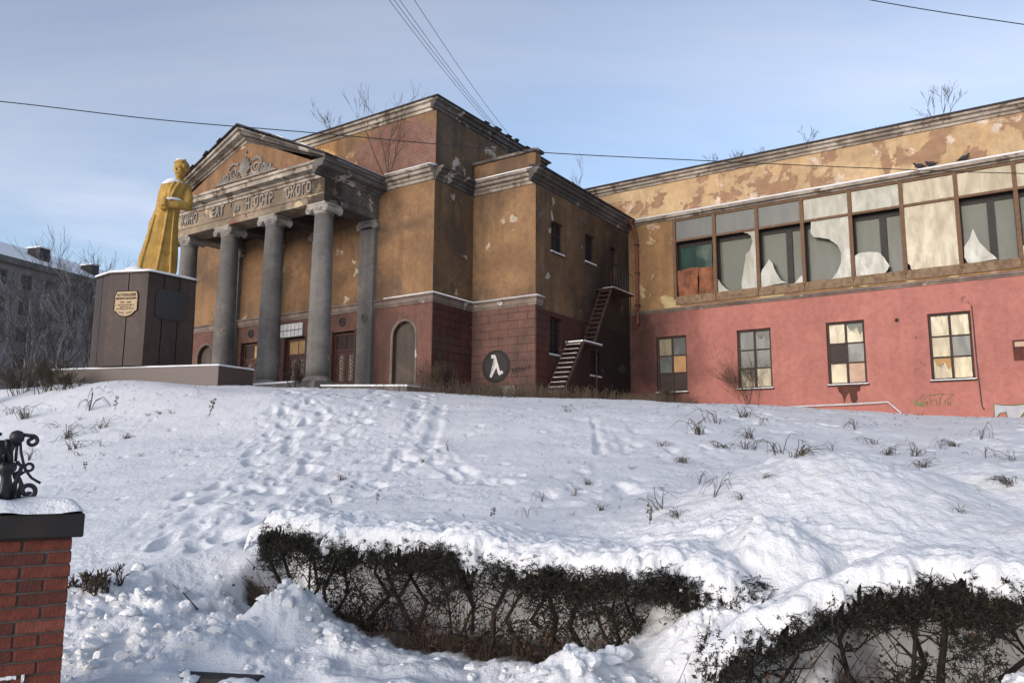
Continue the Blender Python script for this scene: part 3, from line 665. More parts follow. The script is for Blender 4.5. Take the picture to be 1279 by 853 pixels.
def capital(half=False):
    m = MB(); z = CZ1 - .38
    m.lathe([(.36, z - .02), (.385, z), (.385, z + .03), (.37, z + .04), (.45, z + .12), (.46, z + .16), (.40, z + .18)], n=24)
    m.box(-.50, .50, -.46, .46, z + .29, z + .378)                      # abacus
    m.box(-.44, .44, -.44, .44, z + .17, z + .288)
    for sx in (-1, 1):
        m.lathe([(.155, -.42), (.165, -.40), (.125, -.2), (.115, 0), (.125, .2), (.165, .40), (.155, .42)], (0, 0, 0), 16, lambda a, b, c, sx=sx: (sx * .46 + a, c, z + .15 + b))
        for y in (-.425, .425):
            m.tube(spiral(sx * .46, z + .15, .165, 2.2, sx, y, 36, PI / 2), .022, 5)
            m.ell((sx * .46, y, z + .15), (.04, .03, .04), 8, 6)
    for y in (-.44, .44):
        for k in range(5): m.ell((-.22 + k * .11, y, z + .18), (.045, .03, .06), 8, 6)
    return m
cap_me = capital().mesh('capital', M_CAPITAL, False, True)
for k in range(4):
    u_ = -2.93 * k
    c = inst(shaft_me, 'column', TH, (u_, 0, 0)); b = inst(base_me, 'column_base', c); p = inst(cap_me, 'capital', c)
def pilaster(u_, v_):
    H0, H1 = CZ0, CZ1 - .36
    m = MB().box(u_ - .42, u_ + .42, v_ - .2, v_ - .003, 3.6, H1); p = m.build('pilaster', M_COLUMN, TH)
    q = MB(); z = CZ1 - .38
    q.box(u_ - .5, u_ + .5, v_ - .26, v_ - .004, z + .28, z + .378)
    for sx in (-1, 1):
        q.lathe([(.15, -.27), (.16, -.25), (.12, -.15), (.12, -.02)], (0, 0, 0), 14, lambda a, b, c, sx=sx: (u_ + sx * .45 + a, v_ + c, z + .14 + b)); q.tube(spiral(u_ + sx * .45, z + .14, .16, 2.2, sx, v_ - .275, 30, PI / 2), .02, 5)
    q.box(u_ - .42, u_ + .42, v_ - .24, v_ - .004, z + .1, z + .27); q.build('capital', M_CAPITAL, p)
for u_ in (0, -2.93, -5.86, -8.79): pilaster(u_, V1)
EL, ER, EF = -9.25, 0.46, -0.46       # entablature outer faces
EP = [(EL, V1), (EL, EF), (ER, EF), (ER, V1)]
m = MB().sweep([(EL, V1 - .01), (EL, EF), (ER, EF)], [(-.9, 11.5), (0, 11.5), (0, 11.78), (.035, 11.79), (.035, 11.86), (.0, 11.87), (0, 12.5), (-.9, 12.5)]); fz = m.build('entablature', M_FRIEZE, TH)
m = MB().sweep([(ER, EF), (ER, V1 - .01)], [(-.9, 11.502), (0, 11.502), (0, 11.78), (.035, 11.79), (.035, 11.86), (.0, 11.87), (0, 12.498), (-.9, 12.498)]); m.build('side_entablature', M_CORND, TH)
KPROF = [(-.1, 12.46), (.06, 12.46), (.08, 12.56), (.16, 12.58), (.18, 12.66), (.46, 12.70), (.47, 12.86), (.55, 12.88), (.57, 12.97), (-.1, 13.0)]
m = MB().sweep([(EL, V1 - .01), (EL, EF), (ER, EF)], KPROF); m.build('portico_cornice', M_CORN, TH)
m = MB().sweep([(ER, EF - .56), (ER, V1 - .01)], [(o + .002, z - .0015) for o, z in KPROF]); m.build('portico_cornice', M_CORND, TH)
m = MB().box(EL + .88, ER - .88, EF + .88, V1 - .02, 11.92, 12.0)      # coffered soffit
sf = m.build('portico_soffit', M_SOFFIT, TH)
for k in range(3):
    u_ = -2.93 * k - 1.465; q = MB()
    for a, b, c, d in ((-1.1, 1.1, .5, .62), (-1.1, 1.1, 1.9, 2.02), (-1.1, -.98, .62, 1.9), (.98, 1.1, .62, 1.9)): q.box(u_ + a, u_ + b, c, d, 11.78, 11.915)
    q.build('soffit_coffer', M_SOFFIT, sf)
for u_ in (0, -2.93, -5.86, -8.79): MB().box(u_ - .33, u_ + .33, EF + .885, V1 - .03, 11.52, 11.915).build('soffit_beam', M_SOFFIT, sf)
# pediment
PA, PB, PC = EL - .57, ER + .57, (EL + ER) / 2; PZ = 12.985; AP = 15.38; YF = EF - .57
sl = math.atan2(AP - PZ, PC - PA)
m = MB().prism([(EL, 12.95), (ER, 12.95), (PC, 12.95 + (PC - EL) * math.tan(sl))], EF - .02, V1 + .1, lambda a, b, c: (a, c, b)); m.build('tympanum', M_TYMP, TH)
def rake(sgn):
    """one raking cornice: stepped profile run up the slope, plus roof slab"""
    dx, dz = math.cos(sl), math.sin(sl); L = (PC - PA) / dx
    x0 = PA if sgn > 0 else PB
    prof = [(0.02, -.44), (-.05, -.44), (-.07, -.36), (-.17, -.34), (-.19, -.26), (-.44, -.22), (-.46, -.08), (-.55, -.06), (-.57, .03), (.02, .03)]
    m = MB(); b = len(m.v)
    for s in (0.0, L):
        for o, n_ in prof:
            # vertical cut at apex, vertical cut at eaves
            X = x0 + sgn * s * dx; Zb = PZ + s * dz + n_ / dx + 0.06
            m.v.append((X, EF + o, max(Zb, PZ + 0.003) if s == 0 else Zb))
    n = len(prof)
    for q in range(n): q2 = (q + 1) % n; m.f.append((q, q2, n + q2, n + q))
    m.f.append(tuple(range(n))); m.f.append(tuple(range(2 * n - 1, n - 1, -1)))
    m.build('raking_cornice', M_CORN if sgn > 0 else M_CORND, TH)
    m = MB(); z = .1
    m.prism([(x0 - sgn * .06, PZ + .09), (PC, AP + .17), (PC, AP + .24), (x0 - sgn * .06, PZ + .16)], YF - .05, V1 + .0, lambda a, b, c: (a, c, b)); m.build('pediment_roof', M_ROOF, TH)
rake(1); rake(-1)
rr = random.Random(9)
for i in range(8):
    t = (.12, .3, .46, .63, .8, .35, .6, .82)[i]; sg = -1 if i < 5 else 1; x = (PA if sg < 0 else PB) - sg * t * (PC - PA); z = PZ + t * (AP - PZ) + .17
    MB().prism([(x - .14, z - .14 * -sg * .45 + .0), (x + .14, z + .14 * -sg * .45 + .0), (x + .10, z + .14 * -sg * .45 + rr.uniform(.03, .08)), (x - .12, z - .14 * -sg * .45 + .03)], YF - .13, YF + .3, lambda a, b, c: (a, c, b)).build('loose_roof_sheet', M_ROOF, TH)
m = MB()
for t, w_ in ((.25, .5), (.5, .8), (.72, .4)):
    x = PB - t * (PC - PA); z = PZ + t * (AP - PZ) + .165; dz = math.tan(sl)
    m.prism([(x - w_ * .5, z + w_ * .5 * dz), (x + w_ * .5, z - w_ * .5 * dz), (x + w_ * .5, z - w_ * .5 * dz + .05), (x, z + .09), (x - w_ * .5, z + w_ * .5 * dz + .05)], YF + .02, YF + .7, lambda a, b, c: (a, c, b))
m.box(ER - .3, ER + .55, EF + .2, V1, 13.1, 13.2); m.build('snow_strip', M_SNOW, TH)
# acanthus and scroll relief in the tympanum
m = MB(); yo = EF - .05; oc, oz = -4.4, 13.42
m.box(oc - 2.05, oc + 2.05, EF - .09, EF - .021, oz - .09, oz - .03)
for s in (-1, 1):
    for cx_, cz_, r_, d_ in ((.72, .30, .30, 1), (1.22, .17, .19, -1), (1.58, .10, .12, 1)):
        m.tube(spiral(oc + s * cx_, oz + cz_, r_, 1.7, s * d_, yo, 30, PI * .9), [.055 - .03 * i / 30 for i in range(31)], 5)
    m.tube([(oc + s * .3, yo, oz + .05), (oc + s * .7, yo, oz - .0), (oc + s * 1.15, yo, oz + .02), (oc + s * 1.6, yo, oz - .01), (oc + s * 1.9, yo, oz + .0)], .045, 5)
    m.tube([(oc + s * .42, yo, oz + .62), (oc + s * .75, yo, oz + .72), (oc + s * .98, yo, oz + .62), (oc + s * 1.1, yo, oz + .46)], [.06, .07, .06, .03], 5)
    for k in range(4): m.ell((oc + s * (1.02 + .2 * k), yo, oz + .40 - .07 * k), (.09, .05, .06), 8, 6)
for k in range(7):
    a = R_(-54 + 18 * k); l = .86 - .05 * abs(k - 3) ** 1.5
    m.tube([(oc + math.sin(a) * l * t * .8, yo - .03 * math.sin(t * PI), oz + .05 + math.cos(a) * l * t) for t in (0, .3, .6, .85, 1)], [.05, .075, .08, .07, .02], 6)
m.ell((oc, yo, oz + .08), (.2, .07, .13), 12, 6); m.ell((oc, yo, oz + 1.1), (.07, .04, .07), 8, 6)
m.build('pediment_ornament', M_CAPITAL, TH)
# letters on the frieze, with the gaps of the lost ones
def lettering(text, u_, z, size, sx, adv=0.06, par=fz):
    for ch in text:
        if ch == ' ': u_ += size * 0.38; continue
        me, w_ = letter_mesh(ch, size, 0.03, M_LETTER, sx); o = inst(me, 'letter', par, (u_, EF - .035, z)); u_ += w_ + adv
    return u_
lettering('КИНО', -8.75, 11.98, .60, .60, .085); lettering('·', -7.10, 12.02, .5, .6)
lettering('ЕАТ', -6.52, 11.98, .60, .60, .085); lettering("'", -5.28, 12.0, .55, .6)
lettering('им', -4.98, 12.0, .36, .62, .07); lettering('Н', -4.22, 11.98, .60, .60); lettering(':', -3.84, 12.02, .5, .6)
lettering('ОСТР', -3.66, 11.98, .60, .60, .085); lettering('СКОГО', -1.72, 11.98, .60, .60, .085)
# stylobate and broken slab
m = MB().box(-10.2, .95, -1.0, V1 - .004, 3.4, 4.44); m.build('stylobate', M_CONC, TH, bevel=.02)
m = MB().box(-10.2, -.2, -.96, V1 - .35, 4.443, 4.50); m.build('snow_strip', M_SNOW, TH, smooth=False)
m = MB().prism([(.96, -.7), (3.75, .9), (3.75, 2.52), (.96, 2.52)], 3.55, 4.26); m.build('broken_slab', M_CONC, TH, bevel=.02)
m = MB().prism([(.97, -.72), (3.78, .88), (3.72, 2.5), (.97, 2.5)], 4.263, 4.32); m.build('snow_strip', M_SNOW, TH)

# painted sign on the corner bay: ring, disc and letter, thin paint layers
yv = V2 - .031; cu_, cz_ = 4.72, 5.36; m = MB()
def disc(r, n=40, k=.97): return [(cu_ + r * math.cos(2 * PI * i / n), cz_ + r * k * math.sin(2 * PI * i / n)) for i in range(n)]
mp = lambda a, b, c: (a, c, b)
PAINT_D = simple('black_spray_paint', (0.014, 0.013, 0.013), (0.022, 0.019, 0.018), 4, .8)
PAINT_G = simple('grey_spray_paint', (0.036, 0.030, 0.028), (0.024, 0.021, 0.020), 5, .8)
PAINT_W = simple('white_spray_paint', (0.58, 0.56, 0.54), (0.45, 0.43, 0.41), 5, .8)
g_ = MB().prism(disc(.69), yv, yv + .004, mp).build('painted_emblem', PAINT_D, TH)
MB().prism(disc(.565), yv - .004, yv - .0005, mp).build('painted_disc', PAINT_G, g_)
lam = [(-.24, .48), (-.06, .48), (.0, .38), (.20, -.20), (.24, -.24), (.30, -.18), (.36, -.28), (.17, -.38), (.10, -.30), (.02, -.05), (-.22, -.45), (-.31, -.41), (-.06, .02), (-.10, .30), (-.14, .33), (-.24, .33)]
bmm = bmesh.new(); f = bmm.faces.new([bmm.verts.new((cu_ + a * 1.0, yv - .006, cz_ + b)) for a, b in lam]); bmesh.ops.triangulate(bmm, faces=[f]); me = bpy.data.meshes.new('painted_letter'); bmm.to_mesh(me); bmm.free(); me.materials.append(PAINT_W); inst(me, 'painted_letter', g_)
m = MB(); rr = random.Random(2)        # scrawled tag beside it
for k in range(7):
    x = 5.5 + k * .13; pts = [(x + .05 * math.sin(3 * t + k), yv - .002, 5.12 + .1 * math.sin(5 * t + k * 2) + .02 * k) for t in np.linspace(0, 1, 6)]; m.tube(pts, .012, 4)
m.build('painted_scrawl', PAINT_D, g_)

# side windows, side door
def side_window(v0, v1, z0, z1, mat, bars=1, par=TH, cross=(.62,)):
    u_ = U2 - .2; f = MB(); e = .06
    f.box(u_ - .04, u_ + .04, v0, v0 + e, z0, z1); f.box(u_ - .04, u_ + .04, v1 - e, v1, z0, z1); f.box(u_ - .04, u_ + .04, v0 + e, v1 - e, z1 - e, z1); f.box(u_ - .04, u_ + .04, v0 + e, v1 - e, z0, z0 + e)
    mid = (v0 + v1) / 2
    f.box(u_ - .035, u_ + .035, mid - .025, mid + .025, z0 + e, z1 - e)
    for c in cross: z = z0 + (z1 - z0) * c; f.box(u_ - .03, u_ + .03, v0 + e, v1 - e, z - .022, z + .022)
    fr = f.build('window', M_WFRAME, par)
    for a, b in ((v0 + e, mid - .025), (mid + .025, v1 - e)): MB().box(u_ - .006, u_ + .006, a, b, z0 + e, z1 - e).build('pane', mat, fr)
    MB().box(U2 - .15, U2 + .07, v0 - .06, v1 + .06, z0 - .06, z0 - .004).build('sill', M_CONC, fr)
    MB().box(U2 + .0, U2 + .065, v0 - .05, v1 + .05, z0 - .003, z0 + .04).build('snow_strip', M_SNOW, fr)
side_window(*SW[0], M_GL_D); side_window(*SW[1], M_GL_D); side_window(*SWL[0], M_GL_D); side_window(*SWL[1], M_GL_D, cross=())
d = MB().box(U2 - .24, U2 - .18, SW[2][0], SW[2][1], SW[2][2], SW[2][3]).build('side_door', M_BOARD_D, TH)
MB().box(U2 - .18, U2 - .15, SW[2][0] + .1, SW[2][1] - .1, SW[2][2] + .2, SW[2][2] + 1.0).build('door_panel', M_DOOR, d)
MB().box(U2 - .2, U2 - .16, SWL[2][0], SWL[2][1], SWL[2][2], SWL[2][3]).build('boarded_opening', M_RUSTS, TH)
# rain pipe in the corner with its funnel
m = MB(); m.tube([(U2 + .35, V3 - .55, 13.12), (U2 + .42, V3 - .45, 12.95), (U2 + .45, V3 - .2, 12.6), (U2 + .5, V3 - .16, 12.3), (U2 + .5, V3 - .16, 8.3), (U2 + .58, V3 - .3, 8.1)], .075, 10); m.lathe([(.08, 0), (.17, .2), (.17, .26)], (U2 + .35, V3 - .55, 13.0), 12)
dp = m.build('drainpipe', M_PIPE, TH, smooth=True)
for z in (9.0, 10.6, 12.0): MB().box(U2 + .4, U2 + .6, V3 - .26, V3 - .004, z, z + .05).build('pipe_bracket', M_DARK, dp)

# steel escape stair with two flights
ST = thing('escape_stair', 'rusty steel outdoor staircase with snowy treads climbing the side wall', 'staircase', (ORG[0], ORG[1], 0), ROTB)
def flight(v0, z0, v1, z1, n, ua, ub, snowy=True):
    for s in (ua, ub - .05):
        m = MB(); m.prism([(v0, z0 - .12), (v1, z1 - .12), (v1, z1 + .1), (v0, z0 + .1)], s, s + .05, lambda a, b, c: (c, a, b)); m.build('stringer', M_STEEL, ST)
    for i in range(n):
        t = (i + .5) / n; v = v0 + (v1 - v0) * t; z = z0 + (z1 - z0) * t
        st = MB().box(ua + .052, ub - .052, v - .13, v + .13, z - .02, z + .02).build('step', M_STEEL, ST)
        snowy and MB().box(ua + .08, ub - .08, v - .12, v + .02, z + .021, z + .036).build('snow_strip', M_SNOW, st)
flight(5.75, 4.15, 7.42, 6.42, 11, 6.72, 7.55)
flight(8.75, 6.5, 10.5, 9.25, 12, 6.72, 7.3, False)
lnd = MB().box(6.64, 7.58, 7.4, 9.05, 6.38, 6.46).build('landing', M_STEEL, ST); MB().box(6.66, 7.56, 7.42, 9.0, 6.463, 6.52).build('snow_strip', M_SNOW, lnd)
lnd = MB().box(6.62, 7.45, 10.35, 12.5, 9.22, 9.29).build('landing', M_STEEL, ST); MB().box(6.9, 7.44, 10.4, 12.45, 9.293, 9.32).build('snow_strip', M_SNOW, lnd)
for v_, z_ in ((8.95, 6.38), (12.4, 9.2)): MB().tube([(7.3, v_, 3.4), (7.3, v_, z_)], .03, 8).build('post', M_STEEL, ST)
MB().tube([(7.42, 10.5, 9.3), (7.42, 10.5, 10.2), (7.42, 12.45, 10.2), (7.42, 12.45, 9.3)], .016, 6).build('railing', M_DARK, ST)
for k in range(1, 7): MB().tube([(7.42, 10.5 + k * .28, 9.3), (7.42, 10.5 + k * .28, 10.2)], .01, 5).build('baluster', M_DARK, ST)

# ================================================================== glazed wing
WG = thing('wing_building', 'long wing with pink ground floor and broken glazed gallery above', 'building', (ORG[0], ORG[1], 0), ROTB)
WL, WR = 4.0, 32.0
LW = [(7.95, 9.45), (11.82, 13.32), (15.62, 17.12), (19.44, 20.92), (23.3, 24.8)]
m = MB(); wall_u(m, U2, WR, 2.3, 8.62, V3, [(a, b, 4.78, 7.42) for a, b in LW], .3); pk = m.build('pink_wall', M_PINK, WG, fix=False)
G0, GS = 8.98, 1.963; GN = 9; GE = G0 + GS * GN; ZS, ZT, ZU = 9.2, 13.02, 11.95
m = MB(); wall_u(m, U2, WR, 8.62, ZT, V3 + .012, [(G0, GE, ZS - .06, ZT)], .9); m.build('upper_wall', M_WINGOCHRE, WG, fix=False)
m = MB(); wall_u(m, WL, WR, ZT, 15.1, V3 + .014); m.build('attic_wall', M_ATTIC, WG, fix=False)
m = MB(); m.box(WL, WR, V3 + .05, 26, 15.12, 15.18); m.box(WL, WR, 26, 26.2, 2.3, 15.1); m.box(WR, WR + .2, V3, 26.2, 2.3, 15.1); m.box(WL - .2, WL, V3 + .02, 26.2, ZC, 15.1); m.build('rear_walls', M_ATTICS, WG)
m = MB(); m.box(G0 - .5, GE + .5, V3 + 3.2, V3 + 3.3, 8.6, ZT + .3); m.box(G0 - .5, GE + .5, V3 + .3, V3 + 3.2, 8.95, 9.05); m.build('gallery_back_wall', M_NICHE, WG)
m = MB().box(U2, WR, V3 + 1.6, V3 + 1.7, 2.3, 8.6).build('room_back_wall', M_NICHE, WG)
m = MB().sweep([(U2 + .1, V3), (WR, V3)], [(-.03, 8.56), (.05, 8.58), (.06, 8.64), (.12, 8.66), (.12, 8.73), (-.03, 8.78)]).build('string_course', M_BAND, WG)
m = MB().sweep([(U2 + .4, V3), (WR, V3)], [(-.05, 13.03), (.07, 13.04), (.09, 13.1), (.24, 13.12), (.26, 13.24), (-.05, 13.28)]).build('ledge', M_CORN, WG)
m = MB().sweep([(U2 + .45, V3), (WR, V3)], [(0, 13.285), (.27, 13.245), (.27, 13.30), (.15, 13.35), (0, 13.37)]).build('snow_strip', M_SNOW, WG, smooth=True)
m = MB().sweep([(WL, V3), (WR, V3)], [(-.05, 14.92), (.05, 14.92), (.06, 15.02), (.16, 15.05), (.17, 15.16), (.30, 15.19), (.31, 15.28), (-.05, 15.3)]).build('roof_cornice', M_CORN, WG)
m = MB().sweep([(WL, V3), (WR, V3)], [(-.4, 15.303), (.36, 15.29), (.36, 15.36), (-.4, 15.42)]).build('roof_edge', M_ROOF, WG)
# glazed gallery
for k in range(GN + 1):
    u_ = G0 + GS * k; MB().box(u_ - .075, u_ + .075, V3 - .06, V3 + .09, ZS - .055, ZT - .01).build('mullion', M_MULL, WG)
for k in range(GN):
    a, b = G0 + GS * k + .077, G0 + GS * (k + 1) - .077
    MB().box(a, b, V3 - .04, V3 + .08, ZU - .05, ZU + .05).build('transom', M_MULL, WG)
    MB().box(a, b, V3 - .045, V3 + .08, ZT - .09, ZT - .012).build('head_rail', M_MULL, WG)
    MB().box(a - .05, b + .05, V3 - .055 - .003 * (k % 2), V3 + .1, ZS - .33, ZS + .06).build('sill_panel', M_SILL, WG)
    MB().box(a, b, V3 + .02, V3 + .03, ZU + .052, ZT - .092).build('upper_pane', M_GL_G if k < 3 else (M_GL_B if k < 5 else M_GL_W), WG)  # paler and warmer to the right: sky reflection painted through the pane colour
def poly_pane(k, pts, mat, y=.025, name='lower_pane'):
    a, b = G0 + GS * k + .077, G0 + GS * (k + 1) - .077; z0, z1 = ZS + .062, ZU - .052
    rj = random.Random(k * 31 + len(pts)); Q = []
    for (x0, y0), (x1, y1) in zip(pts, pts[1:] + pts[:1]):
        Q.append((x0, y0)); onb = (x0 == x1 and x0 in (0, 1)) or (y0 == y1 and y0 in (0, 1))
        if not onb and math.hypot(x1 - x0, y1 - y0) > .06:
            for t in (.28, .55, .8): Q.append((min(1, max(0, x0 + (x1 - x0) * t + rj.uniform(-.004, .004))), min(1, max(0, y0 + (y1 - y0) * t + rj.uniform(-.004, .004)))))
    bmm = bmesh.new(); P = [(a + (b - a) * x, z0 + (z1 - z0) * z) for x, z in Q]
    vs = [bmm.verts.new((x, V3 + y, z)) for x, z in P]; f = bmm.faces.new(vs); r = bmesh.ops.extrude_face_region(bmm, geom=[f]); bmesh.ops.translate(bmm, vec=(0, .006, 0), verts=[e for e in r['geom'] if isinstance(e, bmesh.types.BMVert)])
    bmesh.ops.triangulate(bmm, faces=bmm.faces); bmesh.ops.recalc_face_normals(bmm, faces=bmm.faces); me = bpy.data.meshes.new(name); bmm.to_mesh(me); bmm.free(); me.materials.append(mat); return inst(me, name, WG)
SQ = [(0, 0), (1, 0), (1, 1), (0, 1)]
poly_pane(1, [(.0, 0), (.30, 0), (.22, .04), (.1, .13), (0, .24)], M_GL_B)
poly_pane(1, [(.62, 0), (1, 0), (1, .97), (.97, 1), (.68, 1), (.80, .97), (.88, .92), (.92, .8), (.84, .67), (.74, .6), (.68, .36), (.6, .12)], M_GL_B)
poly_pane(2, [(0, 0), (.62, .03), (.48, .09), (.36, .25), (.30, .38), (.22, .47), (.16, .40), (.04, .3), (0, .22)], M_GL_B)
poly_pane(2, [(.78, 0), (1, 0), (1, .13), (.9, .08)], M_GL_B)
poly_pane(3, [(.55, 0), (1, 0), (1, 1), (.16, 1), (.14, .82), (.2, .74), (.36, .71), (.55, .66), (.72, .55), (.80, .4), (.78, .25), (.68, .1)], M_GL_B)
poly_pane(4, [(0, 0), (.62, 0), (.72, .1), (.62, .25), (.52, .34), (.3, .37), (.1, .37), (0, .33)], M_GL_B)
poly_pane(5, [(.06, .02), (.12, .0), (1, 0), (1, 1), (0, 1), (0, .12), (.05, .08)], M_GL_W)
poly_pane(6, [(.08, 0), (.62, .02), (.45, .16), (.3, .33), (.22, .52), (.15, .38), (.03, .26), (.02, .1)], M_GL_B)
poly_pane(7, [(0, 0), (.6, 0), (.4, .12), (.15, .2), (0, .17)], M_GL_W); poly_pane(8, SQ, M_GL_B)
# inner frames behind the broken bays
for k in range(GN):
    a, b = G0 + GS * k - .02, G0 + GS * (k + 1) + .02; v = V3 + .42; sp = {0: None, 1: None, 2: .66, 3: None, 4: .60, 5: .5, 6: .56, 7: .5, 8: .5}[k]
    f = MB(); f.box(a, a + .14, v - .06, v + .06, ZS, ZU + .1); f.box(b - .12, b, v - .06, v + .06, ZS, ZU + .1); f.box(a + .14, b - .12, v - .06, v + .06, ZU - .25, ZU + .1); f.box(a + .14, b - .12, v - .06, v + .06, ZS - .1, ZS + .06)
    if sp: x = a + (b - a) * sp; f.box(x - .13, x + .13, v - .09, v + .06, ZS + .06, ZU - .25)
    fr = f.build('inner_frame', M_INFR, WG)
    if k == 0:
        MB().box(a + .14, b - .3, v - .01, v + .01, ZS + 1.35, ZU - .25).build('inner_pane', M_GL_GR, fr)
    else:
        MB().box(a + .14, b - .12, v - .01, v + .01, ZS + .06, ZU - .25).build('inner_pane', M_GL_I, fr)
a, b = G0 + .09, G0 + GS - .09
for x0, x1, t in ((a, a + .98, .03), (a + 1.02, b, -.02)):
    m = MB(); n = 6
    for i in range(n):
        for j in range(5):
            def P(i, j): return (x0 + (x1 - x0) * i / n, V3 + .12 + .05 * math.sin(i * 1.3 + j + t * 40), ZS + .07 + (1.28 + t * 2 * i / n) * j / 5)
            m.quad(P(i, j), P(i + 1, j), P(i + 1, j + 1), P(i, j + 1))
    m.build('rusty_sheet', M_RUSTS, WG, fix=False)
# ground floor windows
GLS = {'b': M_GL_W, 'g': M_GL_G, 'd': M_BOARD_D, 't': M_BOARD_T, 'p': M_BOARD_P, 'k': M_GL_D}
def low_window(a, b, rows, bw, cols=2):
    z0, z1 = 4.78, 7.42; v = V3 + .17; e = .095; f = MB()
    f.box(a, a + e, v - .05, v + .05, z0, z1); f.box(b - e, b, v - .05, v + .05, z0, z1); f.box(a + e, b - e, v - .05, v + .05, z1 - e, z1); f.box(a + e, b - e, v - .05, v + .05, z0, z0 + e)
    mid = (a + b) / 2; f.box(mid - .045, mid + .045, v - .045, v + .045, z0 + e, z1 - e); n = 3; H = (z1 - z0 - 2 * e) / n
    for k in (1, 2): z = z0 + e + H * k; f.box(a + e, mid - .045, v - .04, v + .04, z - .03, z + .03); f.box(mid + .045, b - e, v - .04, v + .04, z - .03, z + .03)
    fr = f.build('window', M_WFRAME, WG)
    for r, row in enumerate(rows):
        zt = z1 - e - H * r - (.032 if r else 0); zb = z1 - e - H * (r + 1) + (.032 if r < 2 else 0)
        for c, ch in enumerate(row):
            x0, x1 = (a + e, mid - .046) if c == 0 else (mid + .046, b - e)
            if ch.isupper():     # broken pane: lower shard, dark behind
                P = [(0, 0), (1, 0), (1, .55), (.8, .4), (.62, .8), (.45, .5), (.2, .62), (0, .95)]
                bmm = bmesh.new(); fc = bmm.faces.new([bmm.verts.new((x0 + (x1 - x0) * p, v - .012, zb + (zt - zb) * q)) for p, q in P]); bmesh.ops.triangulate(bmm, faces=[fc]); me = bpy.data.meshes.new('shard'); bmm.to_mesh(me); bmm.free(); me.materials.append(GLS[ch.lower()]); inst(me, 'shard', fr)
                MB().box(x0, x1, v + .012, v + .02, zb, zt).build('pane', M_BOARD_T if bw == 3 and c == 0 else M_GL_I, fr)
            else: MB().box(x0, x1, v - .006, v + .006, zb, zt).build('pane', GLS[ch], fr)
    MB().box(a - .06, b + .06, V3 - .09, V3 + .12, z0 - .06, z0 - .004).build('sill', M_WFRAME, fr)
    MB().box(a - .04, b + .04, V3 - .085, V3 + .1, z0 - .003, z0 + .03).build('snow_strip', M_SNOW, fr)
low_window(*LW[0], ('bg', 'gt', 'dd'), 0); low_window(*LW[1], ('gG', 'gg', 'Bb'), 1); low_window(*LW[2], ('bB', 'dg', 'bp'), 2); low_window(*LW[3], ('bb', 'bg', 'Bb'), 3); low_window(*LW[4], ('gb', 'bg', 'bb'), 4)
MB().tube([(20.98, V3 - .03, 7.6), (21.0, V3 - .03, 5.5), (21.05, V3 - .03, 3.75), (21.12, V3 - .05, 3.6)], .02, 6).build('wall_cable', M_DARK, WG)
MB().box(22.2, 22.9, V3 - .07, V3 - .004, 5.4, 6.15).build('wall_patch', M_REDSIDE, WG)
MB().box(22.26, 22.84, V3 - .08, V3 - .071, 5.9, 6.08).build('wall_patch_strip', M_BOARD_P, WG)
MB().tube([(14.0, V3 - .12, 3.93), (16.4, V3 - .12, 3.96), (17.85, V3 - .12, 4.0), (18.3, V3 - .14, 3.55)], .035, 8).build('white_pipe', M_SIGN, WG)
MB().ell((18.35, V3 - .06, 7.28), (.07, .07, .07), 8, 6).build('wall_bracket', M_DARK, WG)
MB().prism([(15.95, 4.70), (16.85, 4.71), (16.82, 4.5), (16.7, 4.46), (16.72, 4.2), (16.6, 3.9), (16.45, 4.1), (16.4, 4.45), (16.28, 4.3), (16.2, 4.0), (16.12, 4.35), (16.0, 4.5)], V3 - .005, V3 - .002, lambda a, b, c: (a, c, b)).build('damp_stain', M_REDSIDE, WG)
# sprayed lettering near the right end
PAINT_GR = simple('green_spray_paint', (0.11, 0.155, 0.05), (0.16, 0.15, 0.07), 6, .8); PAINT_S = simple('silver_spray_paint', (0.36, 0.36, 0.38), (0.30, 0.30, 0.32), 4, .6)
gy = V3 - .012; m = MB()
gg = lambda px, py: (18.35 + (px - 0) * .00247, gy, 4.58 - (py - 0) * .00247)
for st in ([(240, 215), (310, 120), (325, 185), (300, 260)], [(400, 300), (400, 120), (400, 150), (600, 130), (540, 200), (520, 320)], [(410, 250), (440, 220), (480, 225), (490, 310)], [(600, 135), (735, 140), (650, 215), (600, 235), (605, 300)], [(640, 260), (675, 260), (675, 310), (640, 315), (640, 260)], [(330, 240), (335, 310), (355, 235), (362, 300)]):
    m.tube([gg(*p) for p in st], .013, 4)
sp_ = m.build('sprayed_letters', PAINT_GR, WG)
m = MB(); m.prism([(gg(x, y)[0], gg(x, y)[2]) for x, y in ((170, 280), (190, 200), (205, 195), (225, 265), (250, 270), (285, 240), (305, 260), (310, 330), (260, 320), (210, 305))], gy, gy + .004, mp); m.build('sprayed_blot', PAINT_GR, sp_)
pts = [(21.42, 3.1), (21.44, 3.80), (21.75, 3.76), (22.1, 3.74), (22.5, 3.79), (22.62, 3.80), (22.25, 3.30), (22.1, 3.05), (21.85, 3.2), (21.8, 3.5), (21.62, 3.46), (21.5, 3.3)]
bmm = bmesh.new(); f = bmm.faces.new([bmm.verts.new((a, gy + .004, b)) for a, b in pts]); bmesh.ops.triangulate(bmm, faces=[f]); me = bpy.data.meshes.new('sprayed_shape'); bmm.to_mesh(me); bmm.free(); me.materials.append(PAINT_S); inst(me, 'sprayed_shape', WG)
MB().tube([(a, gy, b) for a, b in pts + pts[:1]], .022, 4).build('sprayed_outline', PAINT_GR, WG)

